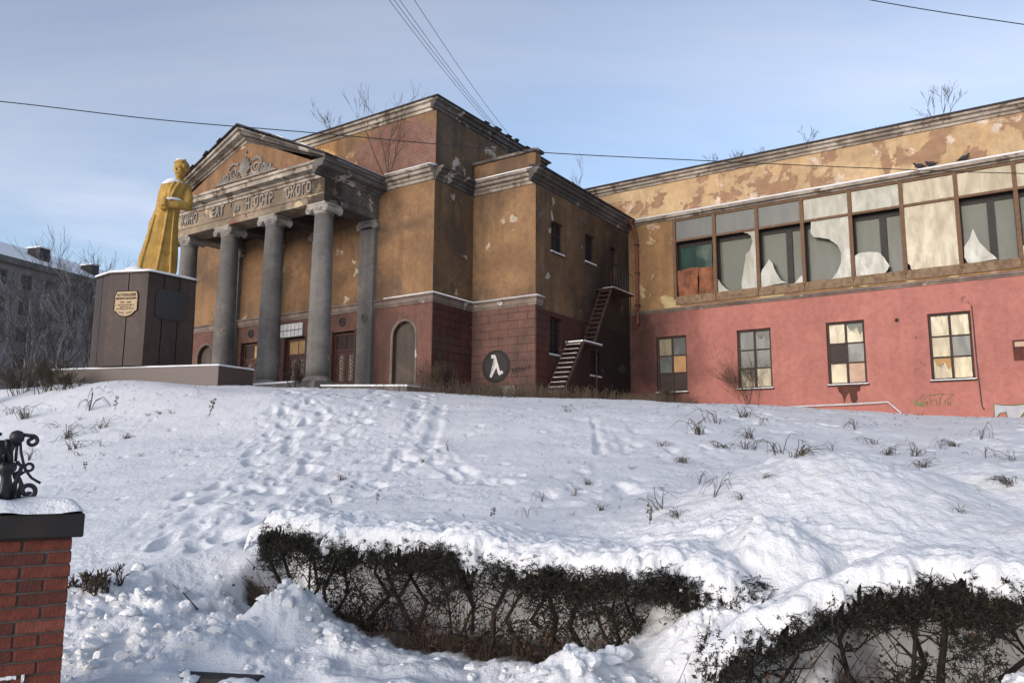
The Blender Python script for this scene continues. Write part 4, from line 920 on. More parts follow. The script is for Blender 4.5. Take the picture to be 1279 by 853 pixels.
# ================================================================== monument
M_GRAN = plaster('brown_granite_panel', (0.066, 0.045, 0.037), (0.050, 0.034, 0.029), 0.12, seed=71.0, streak=0.55, rough=.5)
M_PLINT = simple('brown_granite_base', (0.075, 0.05, 0.041), (0.06, 0.04, 0.033), 26, .45, .4, bump=.04)
M_GAP = simple('dark_gap', (0.010, 0.008, 0.008), None, 5, .9)
M_BRONZE = simple('aged_bronze', (0.22, 0.16, 0.09), (0.15, 0.105, 0.06), 14, .5, .5, .4)
M_BLACK = simple('black_granite', (0.008, 0.008, 0.009), None, 9, .25, .5)
PD = thing('monument_pedestal', 'brown granite faceted pedestal with bronze plaque on a low snowy base', 'pedestal')
def inset(poly, d):
    P = [Vector(p) for p in poly]; n = len(P); out = []
    for i in range(n):
        a, b, c = P[i - 1], P[i], P[(i + 1) % n]; d1 = (b - a).normalized(); d2 = (c - b).normalized(); n1 = Vector((-d1.y, d1.x)); n2 = Vector((-d2.y, d2.x)); mm = n1 + n2; out.append(tuple(b + mm * (d / max(.3, mm.dot(n1)))))
    return out
pod = [(-16.3, 27.78), (-9.73, 26.0), (-9.02, 27.4), (-10.9, 29.6), (-15.2, 30.0)]
MB().prism(pod, 3.3, 4.66).build('podium', M_PLINT, PD, bevel=.01)
MB().prism(inset(pod, -.03), 4.663, 4.72).build('snow_cap', M_SNOW, PD, bevel=.02)
ped = [(-14.91, 27.63), (-14.04, 26.90), (-12.57, 26.6), (-11.53, 28.05), (-12.2, 29.3), (-14.2, 29.35)]
MB().prism(inset(ped, .05), 4.725, 7.93).build('pedestal_core', M_GAP, PD)
npan = [2, 3, 3, 2, 2, 2]
for i in range(6):
    a, b = Vector(ped[i]), Vector(ped[(i + 1) % 6]); d_ = (b - a); nn = Vector((d_.y, -d_.x)).normalized(); k = npan[i]; cuts = [0, 1 / 3, 2 / 3, 1] if k == 3 else [0, .5, 1]
    if i == 1: cuts = [0, .5, 1]
    if i == 0: cuts = [0, .48, 1]
    for t0, t1 in zip(cuts[:-1], cuts[1:]):
        g = .02 / d_.length; lo_, hi_ = a + d_ * (t0 + (g if t0 else 0)), a + d_ * (t1 - (g if t1 < 1 else 0)); q = [tuple(lo_), tuple(hi_), tuple(hi_ - nn * .06), tuple(lo_ - nn * .06)]
        MB().prism(q, 4.73, 7.95).build('granite_panel', M_GRAN, PD)
MB().prism(inset(ped, -.05), 7.953, 8.0).build('coping', M_GRAN, PD)
m = MB(); rng_ = np.linspace(0, 1, 9); C0 = Vector((-13.25, 28.1))
outer = inset(ped, -.055); ring = []
for i in range(6):
    a, b = Vector(outer[i]), Vector(outer[(i + 1) % 6])
    for t in np.linspace(0, 1, 8)[:-1]: ring.append(a + (b - a) * t)
n = len(ring)
for lvl, (s, h) in enumerate(((1, 0), (1.0, .05), (.97, .085), (.8, .12), (.6, .2), (.42, .36), (.25, .46), (.02, .5))):
    for p in ring:
        q = C0 + (p - C0) * s; zz_ = 8.003 + h + (.03 * perlin(np.array(q.x * 3), np.array(q.y * 3)) if lvl > 1 else 0)
        if lvl >= 3: zz_ = 8.003 + h * (.55 + .45 * max(0, min(1, (-(q.x + 13.0)) * .9 + .3)))
        m.v.append((q.x, q.y, float(zz_)))
for l in range(7):
    for i in range(n): j = (i + 1) % n; m.f.append((l * n + i, l * n + j, (l + 1) * n + j, (l + 1) * n + i))
m.f.append(tuple(range(n - 1, -1, -1))); m.f.append(tuple(7 * n + i for i in range(n)))
m.build('snow_cap', M_SNOW, PD, smooth=True)
# plaques
a, b = Vector(ped[1]), Vector(ped[2]); d_ = (b - a).normalized(); nn = Vector((d_.y, -d_.x))
def on_face(o, n, x, z, off): p = o + d_ * x + n * off; return (p.x, p.y, z)
L = (b - a).length; xc, zc = L * .48, 6.92
sh_ = [(-.42, .34), (-.46, .24), (-.46, -.28), (-.38, -.30), (-.34, -.36), (-.2, -.46), (0, -.5), (.2, -.46), (.34, -.36), (.38, -.30), (.46, -.28), (.46, .24), (.42, .34), (.4, .4), (-.4, .4)]
pq = MB().prism([(xc + x * .98, zc + z) for x, z in sh_], .004, .035, lambda x, z, c: on_face(a, nn, x, z, c)).build('bronze_plaque', M_BRONZE, PD)
m = MB(); out = [(xc + x * .98, zc + z) for x, z in sh_]; m.tube([on_face(a, nn, x, z, .036) for x, z in out + out[:1]], .014, 4).build('plaque_rim', M_GAP, pq)
def plaque_text(txt, z, size, width, mat=M_GAP):
    xs = 0; L_ = []
    for ch in txt:
        if ch == ' ': xs += size * .35; continue
        me, w_ = letter_mesh(ch, size, .004, mat, .8); L_.append((me, xs)); xs += w_ + size * .12
    k = width / xs; rz = math.atan2(d_.y, d_.x)
    for me, x in L_: o = inst(me, 'letter', pq, on_face(a, nn, xc - width / 2 + x * k, z, .038), (0, 0, rz), (k, 1, 1))
plaque_text('ОСТРОВСКИЙ', zc + .22, .13, .74); plaque_text('НИКОЛАЙ АЛЕКСЕЕВИЧ', zc + .11, .095, .80); plaque_text('1904 - 1936', zc - .02, .08, .40)
rr = random.Random(5); m = MB()
for z, w_ in ((-.10, .62), (-.17, .42), (-.235, .72)):
    x = -w_ / 2
    while x < w_ / 2 - .03:
        l = min(rr.uniform(.05, .14), w_ / 2 - x); m.prism([(xc + x, zc + z), (xc + x + l, zc + z), (xc + x + l, zc + z + .028), (xc + x, zc + z + .028)], .036, .040, lambda p, q, c: on_face(a, nn, p, q, c)); x += l + .025
for s in (-1, 1):
    for k in range(4): m.prism([(xc + s * (.05 + .055 * k), zc - .40 + .012 * k), (xc + s * (.10 + .055 * k), zc - .375 + .012 * k), (xc + s * (.06 + .055 * k), zc - .345 + .012 * k)], .036, .040, lambda p, q, c: on_face(a, nn, p, q, c))
m.build('plaque_small_print', M_GAP, pq)
a2, b2 = Vector(ped[2]), Vector(ped[3]); d2 = (b2 - a2).normalized(); n2_ = Vector((d2.y, -d2.x)); L2 = (b2 - a2).length
def onf2(x, z, c): p = a2 + d2 * x + n2_ * c; return (p.x, p.y, z)
q = [(.30, 7.32), (.42, 7.46), (L2 * .5, 7.46), (1.32, 7.46), (1.42, 7.32), (1.42, 6.52), (1.32, 6.42), (.42, 6.42), (.30, 6.52)]
bp = MB().prism(q, .004, .04, onf2).build('black_plaque', M_BLACK, PD)
for x, z in ((.42, 7.36), (1.32, 7.36), (.42, 6.5), (1.32, 6.5)): MB().prism([(x + .02 * math.cos(t), z + .02 * math.sin(t)) for t in np.linspace(0, 2 * PI, 9)[:-1]], .041, .055, onf2).build('plaque_bolt', M_DARK, bp)

# ------------------------------------------------------------------ gilded statue
def gold_mat():
    m, t, b = base_mat('gold_paint', .62, .35); p = t.obj(); b.inputs['Metallic'].default_value = .12
    c = t.mix(t.ramp(t.noise(p, 2.2, 7, .65), .36, .62), (.27, .155, .032), (.41, .245, .055)); c = t.mix(t.ramp(t.noise(p, 4, 8, .72), .60, .70), c, (.20, .11, .03))
    t.put(b.inputs['Base Color'], c); t.put(b.inputs['Normal'], t.bump(t.noise(p, 14, 7, .65), .35, .02)); return m
M_GOLD = gold_mat()
def statue():
    KX, KZ = .00584, .00605
    S = thing('statue', 'gold painted statue of a standing person in a long coat on pedestal', 'statue', (-12.86, 27.9, 8.03), R_(24.8))
    X = lambda zx: (zx - 232) * KX
    Z = lambda zy: (800 - zy) * KZ
    m = MB(); rows = [(812, 128, 328, .46), (790, 128, 329, .48), (765, 122, 331, .49), (735, 116, 334, .49), (700, 118, 336, .48), (660, 128, 336, .45), (600, 142, 334, .42), (540, 154, 330, .39), (480, 160, 328, .38), (430, 178, 329, .36), (400, 188, 332, .35), (370, 192, 334, .37), (340, 195, 340, .40), (300, 200, 356, .42), (270, 206, 368, .41), (245, 214, 376, .37), (230, 232, 366, .31), (214, 276, 340, .20), (200, 292, 334, .16), (182, 296, 332, .15), (165, 296, 332, .15)]
    n = 48; b = 0
    for zy, xl, xr, dp in rows:
        f = max(0, min(1, (zy - 400) / 350)); cx_ = (X(xl) + X(xr)) / 2; rx = (X(xr) - X(xl)) / 2
        for q in range(n):
            an = 2 * PI * q / n; fold = 1 + f * (.035 * math.cos(9 * an + 1.2) + .035 * math.cos(5 * an + .4)) + .012 * math.cos(13 * an)
            cc, ss = math.cos(an), math.sin(an); e = .85
            m.v.append((cx_ + rx * math.copysign(abs(cc) ** e, cc) * fold, dp * math.copysign(abs(ss) ** e, ss) * fold - .05 * f * (1 if ss < 0 else 0), Z(zy)))
    for i in range(len(rows) - 1):
        for q in range(n): q2 = (q + 1) % n; m.f.append((i * n + q, i * n + q2, (i + 1) * n + q2, (i + 1) * n + q))
    m.f.append(tuple(range(n - 1, -1, -1))); m.f.append(tuple((len(rows) - 1) * n + q for q in range(n)))
    def limb(pts, rr):
        P = [Vector(p) for p in pts]; out = []; ro = []
        for i in range(len(P) - 1):
            for k in range(5): t = k / 5; out.append(P[i].lerp(P[i + 1], t)); ro.append(rr[i] + (rr[i + 1] - rr[i]) * t)
        out.append(P[-1]); ro.append(rr[-1]); m.tube(out, ro, 14)
        for p, r in zip(P, rr): m.ell(p, (r, r, r), 14, 10)
    # arms: his left (right in view) bent across the waist, the other meeting it
    limb([(X(360), -.02, Z(252)), (X(374), -.10, Z(305)), (X(372), -.20, Z(362))], [.19, .18, .18])
    limb([(X(372), -.20, Z(362)), (X(312), -.42, Z(372)), (X(268), -.50, Z(378))], [.18, .15, .125])
    limb([(X(244), .02, Z(262)), (X(226), -.06, Z(320)), (X(222), -.16, Z(365))], [.17, .15, .145]); limb([(X(222), -.16, Z(365)), (X(234), -.44, Z(392)), (X(246), -.52, Z(392))], [.165, .13, .11])
    # hands: palm, four fingers, thumb closed on the cuff
    m.ell((X(246), -.56, Z(376)), (.13, .10, .12), 12, 8)
    for k in range(4):
        z = Z(362 + 9 * k); m.tube([(X(256), -.62, z), (X(240), -.685, z - .01), (X(224), -.66, z - .025), (X(221), -.58, z - .03)], [.036, .036, .032, .026], 8)
    m.tube([(X(250), -.62, Z(362)), (X(238), -.68, Z(350)), (X(228), -.66, Z(346))], [.04, .035, .028], 8)
    # lapels, coat front edge, collar, cuffs, pocket flap
    m.tube([(X(318), -.36, Z(232)), (X(290), -.46, Z(290)), (X(270), -.46, Z(350))], [.05, .06, .04], 8); m.tube([(X(290), -.34, Z(230)), (X(268), -.44, Z(285)), (X(262), -.44, Z(340))], [.04, .05, .035], 8)
    m.tube([(X(262), -.42, Z(400)), (X(252), -.46, Z(520)), (X(236), -.56, Z(660)), (X(222), -.6, Z(780))], [.035, .04, .045, .04], 8)
    m.tube([(X(300), -.40, Z(405)), (X(296), -.46, Z(560)), (X(300), -.56, Z(780))], [.03, .04, .05], 8); m.tube([(X(190), -.30, Z(440)), (X(160), -.36, Z(600)), (X(130), -.42, Z(760))], [.03, .05, .07], 8)
    m.tube([(X(286), -.16, Z(212)), (X(316), -.26, Z(218)), (X(346), -.14, Z(208)), (X(344), .12, Z(200)), (X(300), .14, Z(200))], .05, 8)
    m.tube([(X(282), -.36, Z(365)), (X(278), -.56, Z(372)), (X(282), -.50, Z(396))], .05, 8)
    # head, turned to his right
    HS = 1.05; hc = Vector((X(322), -.02, Z(138))); RT_ = Matrix.Rotation(R_(-38), 3, 'Z') @ Matrix.Rotation(R_(3), 3, 'X')
    def H(x, y, z): return hc + RT_ @ (Vector((x, y, z)) * HS)
    def he(c, r, n=14, k=10): m.ell(H(*c), tuple(q * HS for q in r), n, k, RT_)
    he((0, .03, .06), (.215, .255, .255), 20, 14); he((0, -.05, -.10), (.172, .20, .215), 18, 12); he((0, -.12, -.235), (.095, .10, .075)); he((0, -.02, -.2), (.15, .15, .12))
    he((0, .07, .13), (.235, .27, .225), 20, 14)                       # hair
    for k in range(5): he((-.13 + .065 * k, -.13 - .02 * math.sin(k * .9), .245 - .01 * abs(k - 3)), (.06, .09, .05))
    for s in (-1, 1):
        he((s * .085, -.225, .045), (.075, .035, .022)); he((s * .11, -.185, -.06), (.06, .055, .05)); he((s * .08, -.222, -.005), (.033, .02, .018)); he((s * .215, .02, -.01), (.03, .055, .085))
        he((s * .19, .0, .09), (.05, .13, .1))
    m.tube([H(0, -.235, .035), H(0, -.275, -.045), H(0, -.292, -.085)], [.026, .034, .042], 8); he((0, -.245, -.155), (.065, .025, .014)); he((0, -.24, -.18), (.055, .026, .016))
    # feet under the hem
    for x, y in ((250, -.46), (300, -.40)): m.ell((X(x), y, .06), (.14, .26, .1), 12, 8)
    S.scale = (1.0, 1.0, 1.05)
    body = m.build('person_figure', M_GOLD, S, smooth=True)
    md = body.modifiers.new('r', 'REMESH'); md.mode = 'VOXEL'; md.voxel_size = .020; md.use_smooth_shade = True
    sm = body.modifiers.new('s', 'SMOOTH'); sm.factor = .5; sm.iterations = 3
    dg = bpy.context.evaluated_depsgraph_get(); me = bpy.data.meshes.new_from_object(body.evaluated_get(dg)); body.modifiers.clear(); body.data = me; me.name = 'person_figure'
    co = np.zeros(len(me.vertices) * 3, np.float32); me.vertices.foreach_get('co', co); co = co.reshape(-1, 3); nr = np.zeros(len(me.vertices) * 3, np.float32); me.vertices.foreach_get('normal', nr); nr = nr.reshape(-1, 3)
    amp = np.where(co[:, 2] > 3.5, .001, .010); co += nr * (amp * fbm(co[:, 0] * 5 + co[:, 1] * 3, co[:, 2] * 4, 4))[:, None]; me.vertices.foreach_set('co', co.ravel()); me.update()
    def blob(c, r, rot=None, n=18):
        q = MB().ell(c, r, n, 10, rot)
        q.v = [(x + .03 * math.sin(9 * x + 5 * z + 3 * y), y, z + .015 * math.sin(14 * x + 8 * y)) for x, y, z in q.v]; q.build('snow_patch', M_SNOW, S, smooth=True)
    blob(hc + Vector((-.02, -.02, .345)), (.17, .17, .05))
    q = MB(); q.tube([(X(222), -.22, Z(244)), (X(250), -.30, Z(232)), (X(285), -.30, Z(226)), (X(312), -.27, Z(226)), (X(340), -.18, Z(222))], [.03, .085, .095, .06, .03], 10); q.v = [(x, y, z + .02 * math.sin(11 * x + 7 * y)) for x, y, z in q.v]; q.build('snow_patch', M_SNOW, S, smooth=True)
    q = MB(); q.tube([(X(238), -.56, Z(352)), (X(280), -.48, Z(340)), (X(312), -.38, Z(338)), (X(340), -.26, Z(335))], [.02, .05, .06, .03], 10); q.build('snow_patch', M_SNOW, S, smooth=True)
    q = MB().ell((X(110), -.1, Z(800)), (.55, .5, .30), 24, 12); q.ell((X(60), .1, Z(805)), (.6, .6, .13), 24, 12); q.v = [(x + .05 * math.sin(7 * z + 5 * y), y, z + .05 * math.sin(5 * x + 4 * y)) for x, y, z in q.v]; q.build('snow_patch', M_SNOW, S, smooth=True)
statue()

# ================================================================== brick pillar with iron finial
M_BRK = simple('red_brick', (0.155, 0.042, 0.027), (0.095, 0.028, 0.02), 14, .9, bump=.9, bd=.012)
M_BRK2 = simple('dark_red_brick', (0.10, 0.031, 0.023), (0.065, 0.023, 0.018), 14, .9, bump=.9, bd=.012)
M_BRK3 = simple('pale_red_brick', (0.20, 0.062, 0.04), (0.12, 0.04, 0.028), 14, .9, bump=.9, bd=.012)
M_MORT = simple('grey_mortar', (0.11, 0.095, 0.085), (0.07, 0.06, 0.055), 12, .95, bump=.5)
M_CAPD = simple('black_capping', (0.022, 0.017, 0.015), (0.014, 0.011, 0.01), 8, .6)
PW = .51; pz = R_(31); _pc = at(88, 700, 4.9)
PL = thing('brick_pillar', 'red brick gate pillar with black capping slab and snow', 'pillar', (_pc[0] - PW / 2 * math.cos(pz) - PW / 2 * math.sin(pz), 4.9 - PW / 2 * math.sin(pz) + PW / 2 * math.cos(pz), 0), pz)
hw = PW / 2; TOP = 1.165
MB().box(-hw + .012, hw - .012, -hw + .012, hw - .012, -.2, TOP).build('mortar_core', M_MORT, PL)
CH = .0775; rr = random.Random(12); bc = {}
def brick(x0, x1, y0, y1, z):
    key = (round(x1 - x0, 3), round(y1 - y0, 3)); lx, ly = key
    if key not in bc: bc[key] = [MB().box(0, lx, 0, ly, 0, CH - .012).mesh('brick', mm, False, True) for mm in (M_BRK, M_BRK2, M_BRK3)]
    o = inst(rr.choice(bc[key][:1] * 4 + bc[key][1:2] * 2 + bc[key][2:]), 'brick', PL, (x0 + rr.uniform(-.003, .003), y0 + rr.uniform(-.004, .004), z), (0, rr.uniform(-.006, .006), rr.uniform(-.006, .006)))
    md = o.modifiers.new('bevel', 'BEVEL'); md.width = .006; md.segments = 2
nc = int(TOP / CH) + 1
for c in range(nc):
    z = TOP - CH * (c + 1) + .006; J = .010
    offs = [0, .25 + J / 2, .51] if c % 2 == 0 else [0, .12, .12 + .26, .51]
    if c % 4 == 3: offs = [0, .12, .25, .38, .51]
    for a0, a1 in zip(offs[:-1], offs[1:]):
        x0, x1 = -hw + a0 + (J / 2 if a0 else 0), -hw + a1 - (J / 2 if a1 < .51 else 0)
        brick(x0, x1, -hw, -hw + .10, z); brick(x0, x1, hw - .10, hw, z)
    for s in (-1, 1):
        x0, x1 = (-hw, -hw + .1) if s < 0 else (hw - .1, hw)
        for a0, a1 in ((.11, .25), (.26, .40)) if c % 2 else ((.11, .40),): brick(x0, x1, -hw + a0, -hw + a1, z)
MB().box(-hw - .055, hw + .055, -hw - .055, hw + .055, TOP + .006, TOP + .145).build('capping_slab', M_CAPD, PL, bevel=.008)
m = MB(); N = 26
for i in range(N + 1):
    for j in range(N + 1):
        x = (i / N - .5) * 2; y = (j / N - .5) * 2; e = max(abs(x), abs(y)); h = .075 * (1 - max(0, (e - .62) / .38) ** 2.2) + .012 * math.sin(5 * x + 3 * y)
        m.v.append((x * (hw + .05), y * (hw + .05), TOP + .148 + max(0, h)))
for i in range(N):
    for j in range(N): m.f.append((i * (N + 1) + j, (i + 1) * (N + 1) + j, (i + 1) * (N + 1) + j + 1, i * (N + 1) + j + 1))
m.build('snow_cap', M_SNOW, PL, smooth=True)
rr2 = random.Random(3)      # snow pressed into a few joints
for x, c, wd, hh_ in ((-.14, 10, .17, .016), (.03, 11, .13, .014), (-.21, 9, .06, .05), (.055, 10, .016, .06), (.10, 11, .07, .05), (-.05, 12, .14, .03)):
    z = TOP - CH * c + .004; n = 9; top = [(x + wd * i / n, z + .004 + rr2.uniform(0, .006)) for i in range(n + 1)]; bot = [(x + wd * i / n, z - hh_ * rr2.uniform(.25, 1)) for i in range(n, -1, -1)]
    MB().prism(top + bot, -hw - .007, -hw + .01, lambda a, b, c: (a, c, b)).build('snow_streak', M_SNOW, PL)
k_ = .000628; fb = at(2, 622, 5.0)
FN = thing('iron_finial', 'black wrought iron scroll finial standing on the brick pillar', 'finial', (fb[0], fb[1], TOP + .20), pz)
FX = lambda x: (x - 25) * k_
FZ = lambda y: (800 - y) * k_
def bar(pts, r, name='scroll'):
    for an in (0, 1.2, 2.2, 4.2): MB().tube([(FX(25) + (FX(a) - FX(25)) * math.cos(an), (FX(a) - FX(25)) * math.sin(an), FZ(b)) for a, b in pts], r * 1.1, 8).build(name, M_DARK, FN, smooth=True)
def scr(cx, cy, r0, turns, st, d, inner=.25, n=34): return [(cx + (r0 * (1 - (1 - inner) * i / n)) * math.cos(st + d * turns * 2 * PI * i / n), cy - (r0 * (1 - (1 - inner) * i / n)) * math.sin(st + d * turns * 2 * PI * i / n)) for i in range(n + 1)]
MB().lathe([(.03, -.1), (.03, .02), (.045, .04), (.03, .07), (.022, .15), (.04, .19), (.048, .215), (.04, .24), (.015, .26)], (FX(40), 0, 0), 16).build('bulb', M_DARK, FN, smooth=True)
MB().lathe([(.02, -.02), (.04, 0), (.043, .03), (.03, .055), (.005, .065)], (FX(105), 0, FZ(190)), 14).build('knob', M_DARK, FN, smooth=True)
bar([(100, 190), (75, 280), (40, 390)], .009); bar([(112, 190), (112, 400)], .008); bar([(135, 190), (150, 300), (185, 430), (210, 490), (260, 560), (345, 615)], .0075)
bar([(150, 130)] + scr(235, 195, 58, 1.15, PI / 2 + .3, -1, .3), .0105); bar(scr(232, 455, 38, .95, -PI * .75, 1, .9) + [(205, 495), (160, 530)], .008)
bar([(100, 770), (170, 770)] + scr(238, 690, 80, 1.2, -PI / 2, 1, .28), .013); bar([(40, 180), (10, 290), (-40, 400)], .009)
bar([(160, 790), (180, 620), (150, 560), (120, 500)], .012); bar([(110, 780), (130, 600), (170, 450), (120, 400)], .012)

# stone kerb peeping out of the snow at the street
kb = at(262, 846, 5.6); KB = MB().box(-.36, .36, -.09, .09, -.12, .06).build('kerb_stone', simple('dark_kerb_stone', (.05, .042, .038), (.03, .026, .024), 12, .9), bevel=.012)
KB.location = (kb[0], kb[1], kb[2] - .045); KB.rotation_euler = (0, 0, R_(-9)); tag(KB, 'dark kerb stone showing through snow at the bottom edge', 'kerb')

# ================================================================== hedges
M_NEEDLE = simple('dark_needles', (0.018, 0.017, 0.011), (0.009, 0.009, 0.007), 9, .8, bump=0)
M_SHOOT = simple('brown_shoot_bark', (0.06, 0.036, 0.024), (0.032, 0.021, 0.016), 12, .9, bump=0)
M_NEEDLE3 = simple('olive_needles', (0.038, 0.031, 0.018), (0.02, 0.018, 0.011), 9, .8, bump=0)
M_NEEDLE2 = simple('brown_dead_leaves', (0.075, 0.042, 0.022), (0.045, 0.026, 0.015), 9, .9, bump=0)
M_TWIG = simple('dark_bark', (0.026, 0.020, 0.017), (0.015, 0.012, 0.011), 15, .9)
def hedge(name, label, u0, u1, topf, seed, linev, basef=lambda u: .10):
    rn = np.random.default_rng(seed); rr = random.Random(seed); HG = thing(name, label, 'hedge', (0, 0, 0)); L = u1 - u0; HWD = .40
    tv_ = np.vectorize(topf); lv_ = np.vectorize(linev)
    def world(P): return np.concatenate([ORG[None] + P[:, :1] * EU[None] + P[:, 1:2] * EV[None], P[:, 2:]], 1)
    def addq(nm, P, mat):
        o = bpy.data.objects.new(nm, npmesh(nm, world(P), np.arange(len(P)).reshape(-1, 4), mat, False)); COL.objects.link(o); o.parent = HG; o['kind'] = 'stuff'
    def shoulder(side): return .13 * np.clip((np.abs(side) - .55) / .45, 0, 1) ** 1.6
    # sprays: little twigs set with flat needles, dense near the clipped top and face, ragged below
    NS = int(L * 1750); cu = rn.uniform(u0, u1, NS); f = 1 - np.abs(rn.normal(0, .23, NS)); low = rn.uniform(size=NS) < .13; f = np.where(low, rn.uniform(.08, .7, NS), f); f = np.clip(f, .06, 1)
    hole = fbm(cu * 1.9 + seed * 3, f * 2.2 + seed, 3); keep = hole > (-.17 + .38 * (1 - f) - .22 * (f > .85)); cu, f = cu[keep], f[keep]; n = len(cu)
    side = np.where(rn.uniform(size=n) < .60, -rn.uniform(.1, 1, n) ** .4, rn.uniform(-1, 1, n)); end = np.minimum(cu - u0, u1 - cu); tp = tv_(cu)
    wid = HWD * np.clip(.4 + end * 2.0, 0, 1) * (1 + .35 * fbm(cu * 1.6 + seed, f * 1.7, 3)) * (.62 + .38 * np.clip(f * 1.6, 0, 1))
    cv = lv_(cu) - .12 + side * wid; bs = .10; cz = bs + (tp - bs) * f; cz = np.minimum(cz, tp - .05 - shoulder(side) - .05 * rn.uniform(size=n) + .11 * (rn.uniform(size=n) < .08))
    D = np.stack([rn.normal(0, .6, n), side * .9 + rn.normal(0, .35, n), rn.normal(.12, .45, n)], 1); D /= np.linalg.norm(D, axis=1)[:, None]; ls = rn.uniform(.07, .17, n); A = np.stack([cu, cv, cz], 1)
    K = 18; t = np.tile(np.linspace(.05, 1, K), n)[:, None]; Dk = np.repeat(D, K, 0); B = np.repeat(A, K, 0) + Dk * np.repeat(ls, K)[:, None] * (t - .5); B[:, 2:] -= .06 * (t - .3) ** 2 * np.repeat(ls, K)[:, None] * 4
    N = rn.normal(size=(n * K, 3)); N -= Dk * np.sum(N * Dk, 1)[:, None] * .75; N = N / np.linalg.norm(N, axis=1)[:, None] + Dk * .55; N /= np.linalg.norm(N, axis=1)[:, None]
    l_ = rn.uniform(.014, .034, n * K)[:, None]; S = np.cross(N, rn.normal(size=(n * K, 3))); S /= np.linalg.norm(S, axis=1)[:, None] + 1e-9; w_ = rn.uniform(.0022, .0048, n * K)[:, None]
    P = np.stack([B - S * w_ * .4, B + N * l_ * .5 - S * w_, B + N * l_, B + N * l_ * .5 + S * w_], 1).reshape(-1, 3); kk = np.repeat(np.repeat(rn.uniform(size=n), K), 4); addq('foliage', P[kk < .72], M_NEEDLE); addq('foliage', P[kk >= .72], M_NEEDLE3)
    # the twigs that carry the sprays
    S = np.cross(D, rn.normal(size=(n, 3))); S /= np.linalg.norm(S, axis=1)[:, None]; e0 = A - D * ls[:, None] * .9; e1 = A + D * ls[:, None] * .5; r_ = .0022; addq('twigs', np.stack([e0 - S * r_, e0 + S * r_, e1 + S * r_ * .5, e1 - S * r_ * .5], 1).reshape(-1, 3), M_TWIG)
    # dry leaves hanging low
    n = int(L * 600); P0 = np.stack([rn.uniform(u0, u1, n), np.zeros(n), np.abs(rn.normal(0, .22, n)) + .12], 1); P0[:, 1] = lv_(P0[:, 0]) - .15 + rn.uniform(-1, 1, n) * .42; P0[:, 2] = np.minimum(P0[:, 2], .75)
    D = rn.normal(size=(n, 3)); D[:, 2] -= .5; D /= np.linalg.norm(D, axis=1)[:, None]; S = np.cross(D, rn.normal(size=(n, 3))); S /= np.linalg.norm(S, axis=1)[:, None]; l_ = rn.uniform(.02, .05, n)[:, None]
    addq('dead_leaves', np.stack([P0, P0 + D * l_ * .5 + S * l_ * .28, P0 + D * l_, P0 + D * l_ * .5 - S * l_ * .28], 1).reshape(-1, 3), M_NEEDLE2)
    # stems, boughs and thin dead wood
    tw = MB(); tb = MB(); k = int(L * 5.5)
    def W3(u, v, z): p = uv2w(u, v); return (p[0], p[1], z)
    for i in range(k):
        u = u0 + .1 + (L - .2) * (i + rr.uniform(.1, .9)) / k; v = float(linev(u)) - .1 + rr.uniform(-.2, .12); zt = topf(u) - .12; pts = [(u, v, 0)]; r = rr.uniform(.010, .026)
        for t in (.25, .5, .75, 1): pts.append((u + rr.gauss(0, .07), v + rr.gauss(0, .06), zt * t))
        MB().tube([W3(*p) for p in pts], [r, r * .95, r * .85, r * .65, r * .4], 6).build('stem', M_TWIG, HG, smooth=True)
        for q in range(16):
            t = rr.uniform(.05, .9); j = min(3, int(t * 4)); p0 = [pts[j][c] + (pts[j + 1][c] - pts[j][c]) * (t * 4 - j) for c in range(3)]; a = rr.uniform(0, 2 * PI); l = rr.uniform(.14, .42)
            p1 = (p0[0] + math.cos(a) * l * .5, p0[1] + math.sin(a) * l * .5, p0[2] + l * rr.uniform(.0, .45)); p2 = (p0[0] + math.cos(a) * l + rr.uniform(-.05, .05), p0[1] + math.sin(a) * l * .9, min(zt, p0[2] + l * rr.uniform(-.1, .8))); tw.tube([W3(*p0), W3(*p1), W3(*p2)], [.006, .0045, .002], 4, False)
    for q in range(int(L * 110)):
        u = rr.uniform(u0, u1); v = float(linev(u)) + rr.uniform(-.55, .1); l = rr.uniform(.15, .62); tb.tube([W3(u, v, .08), W3(u + rr.uniform(-.1, .1), v + rr.uniform(-.08, .08), l * .6), W3(u + rr.uniform(-.2, .2), v + rr.uniform(-.12, .12), l)], [.004, .003, .0015], 3, False)
    o = tw.build('dead_wood', M_TWIG, HG, fix=False); o['kind'] = 'stuff'
    o = tb.build('brown_shoots', M_SHOOT, HG, fix=False); o['kind'] = 'stuff'
    # snow lying in pillows on the clipped top, broken towards the face, running back into the slope
    nu, nv = int(L / .010), 110; uu = np.linspace(u0 - .05, u1 + .05, nu); U_, T_ = np.meshgrid(uu, np.linspace(0, 1, nv), indexing='ij'); lv = lv_(uu)[:, None]
    vf = lv - .12 - .46; vb = -14.15; V_ = vf + (vb - vf) * T_; tpv = tv_(uu)[:, None]; Xw = ORG[0] + U_ * EU[0] + V_ * EV[0]; Yw = ORG[1] + U_ * EU[1] + V_ * EV[1]
    sd = np.clip((lv - .12 - V_) / HWD, -1, 1.3); top = tpv - .05 - .13 * np.clip((np.abs(np.minimum(sd, 1.3)) - .55) / .45, 0, 1.4) ** 1.6 * (sd > 0)
    ed = np.minimum(U_ - u0, u1 - U_); a1, q1 = worley(Xw * 5.5, Yw * 5.5, 7); a2, q2 = worley(Xw * 13, Yw * 13, 8)
    fld = 1.05 - 1.75 * sstep(.15, 1.0, sd) + .85 * fbm(U_ * 2.6 + seed, V_ * 2.6, 3) + .60 * fbm(U_ * 9 + seed, V_ * 9, 3) - 3 * sstep(.92, 1.05, sd)
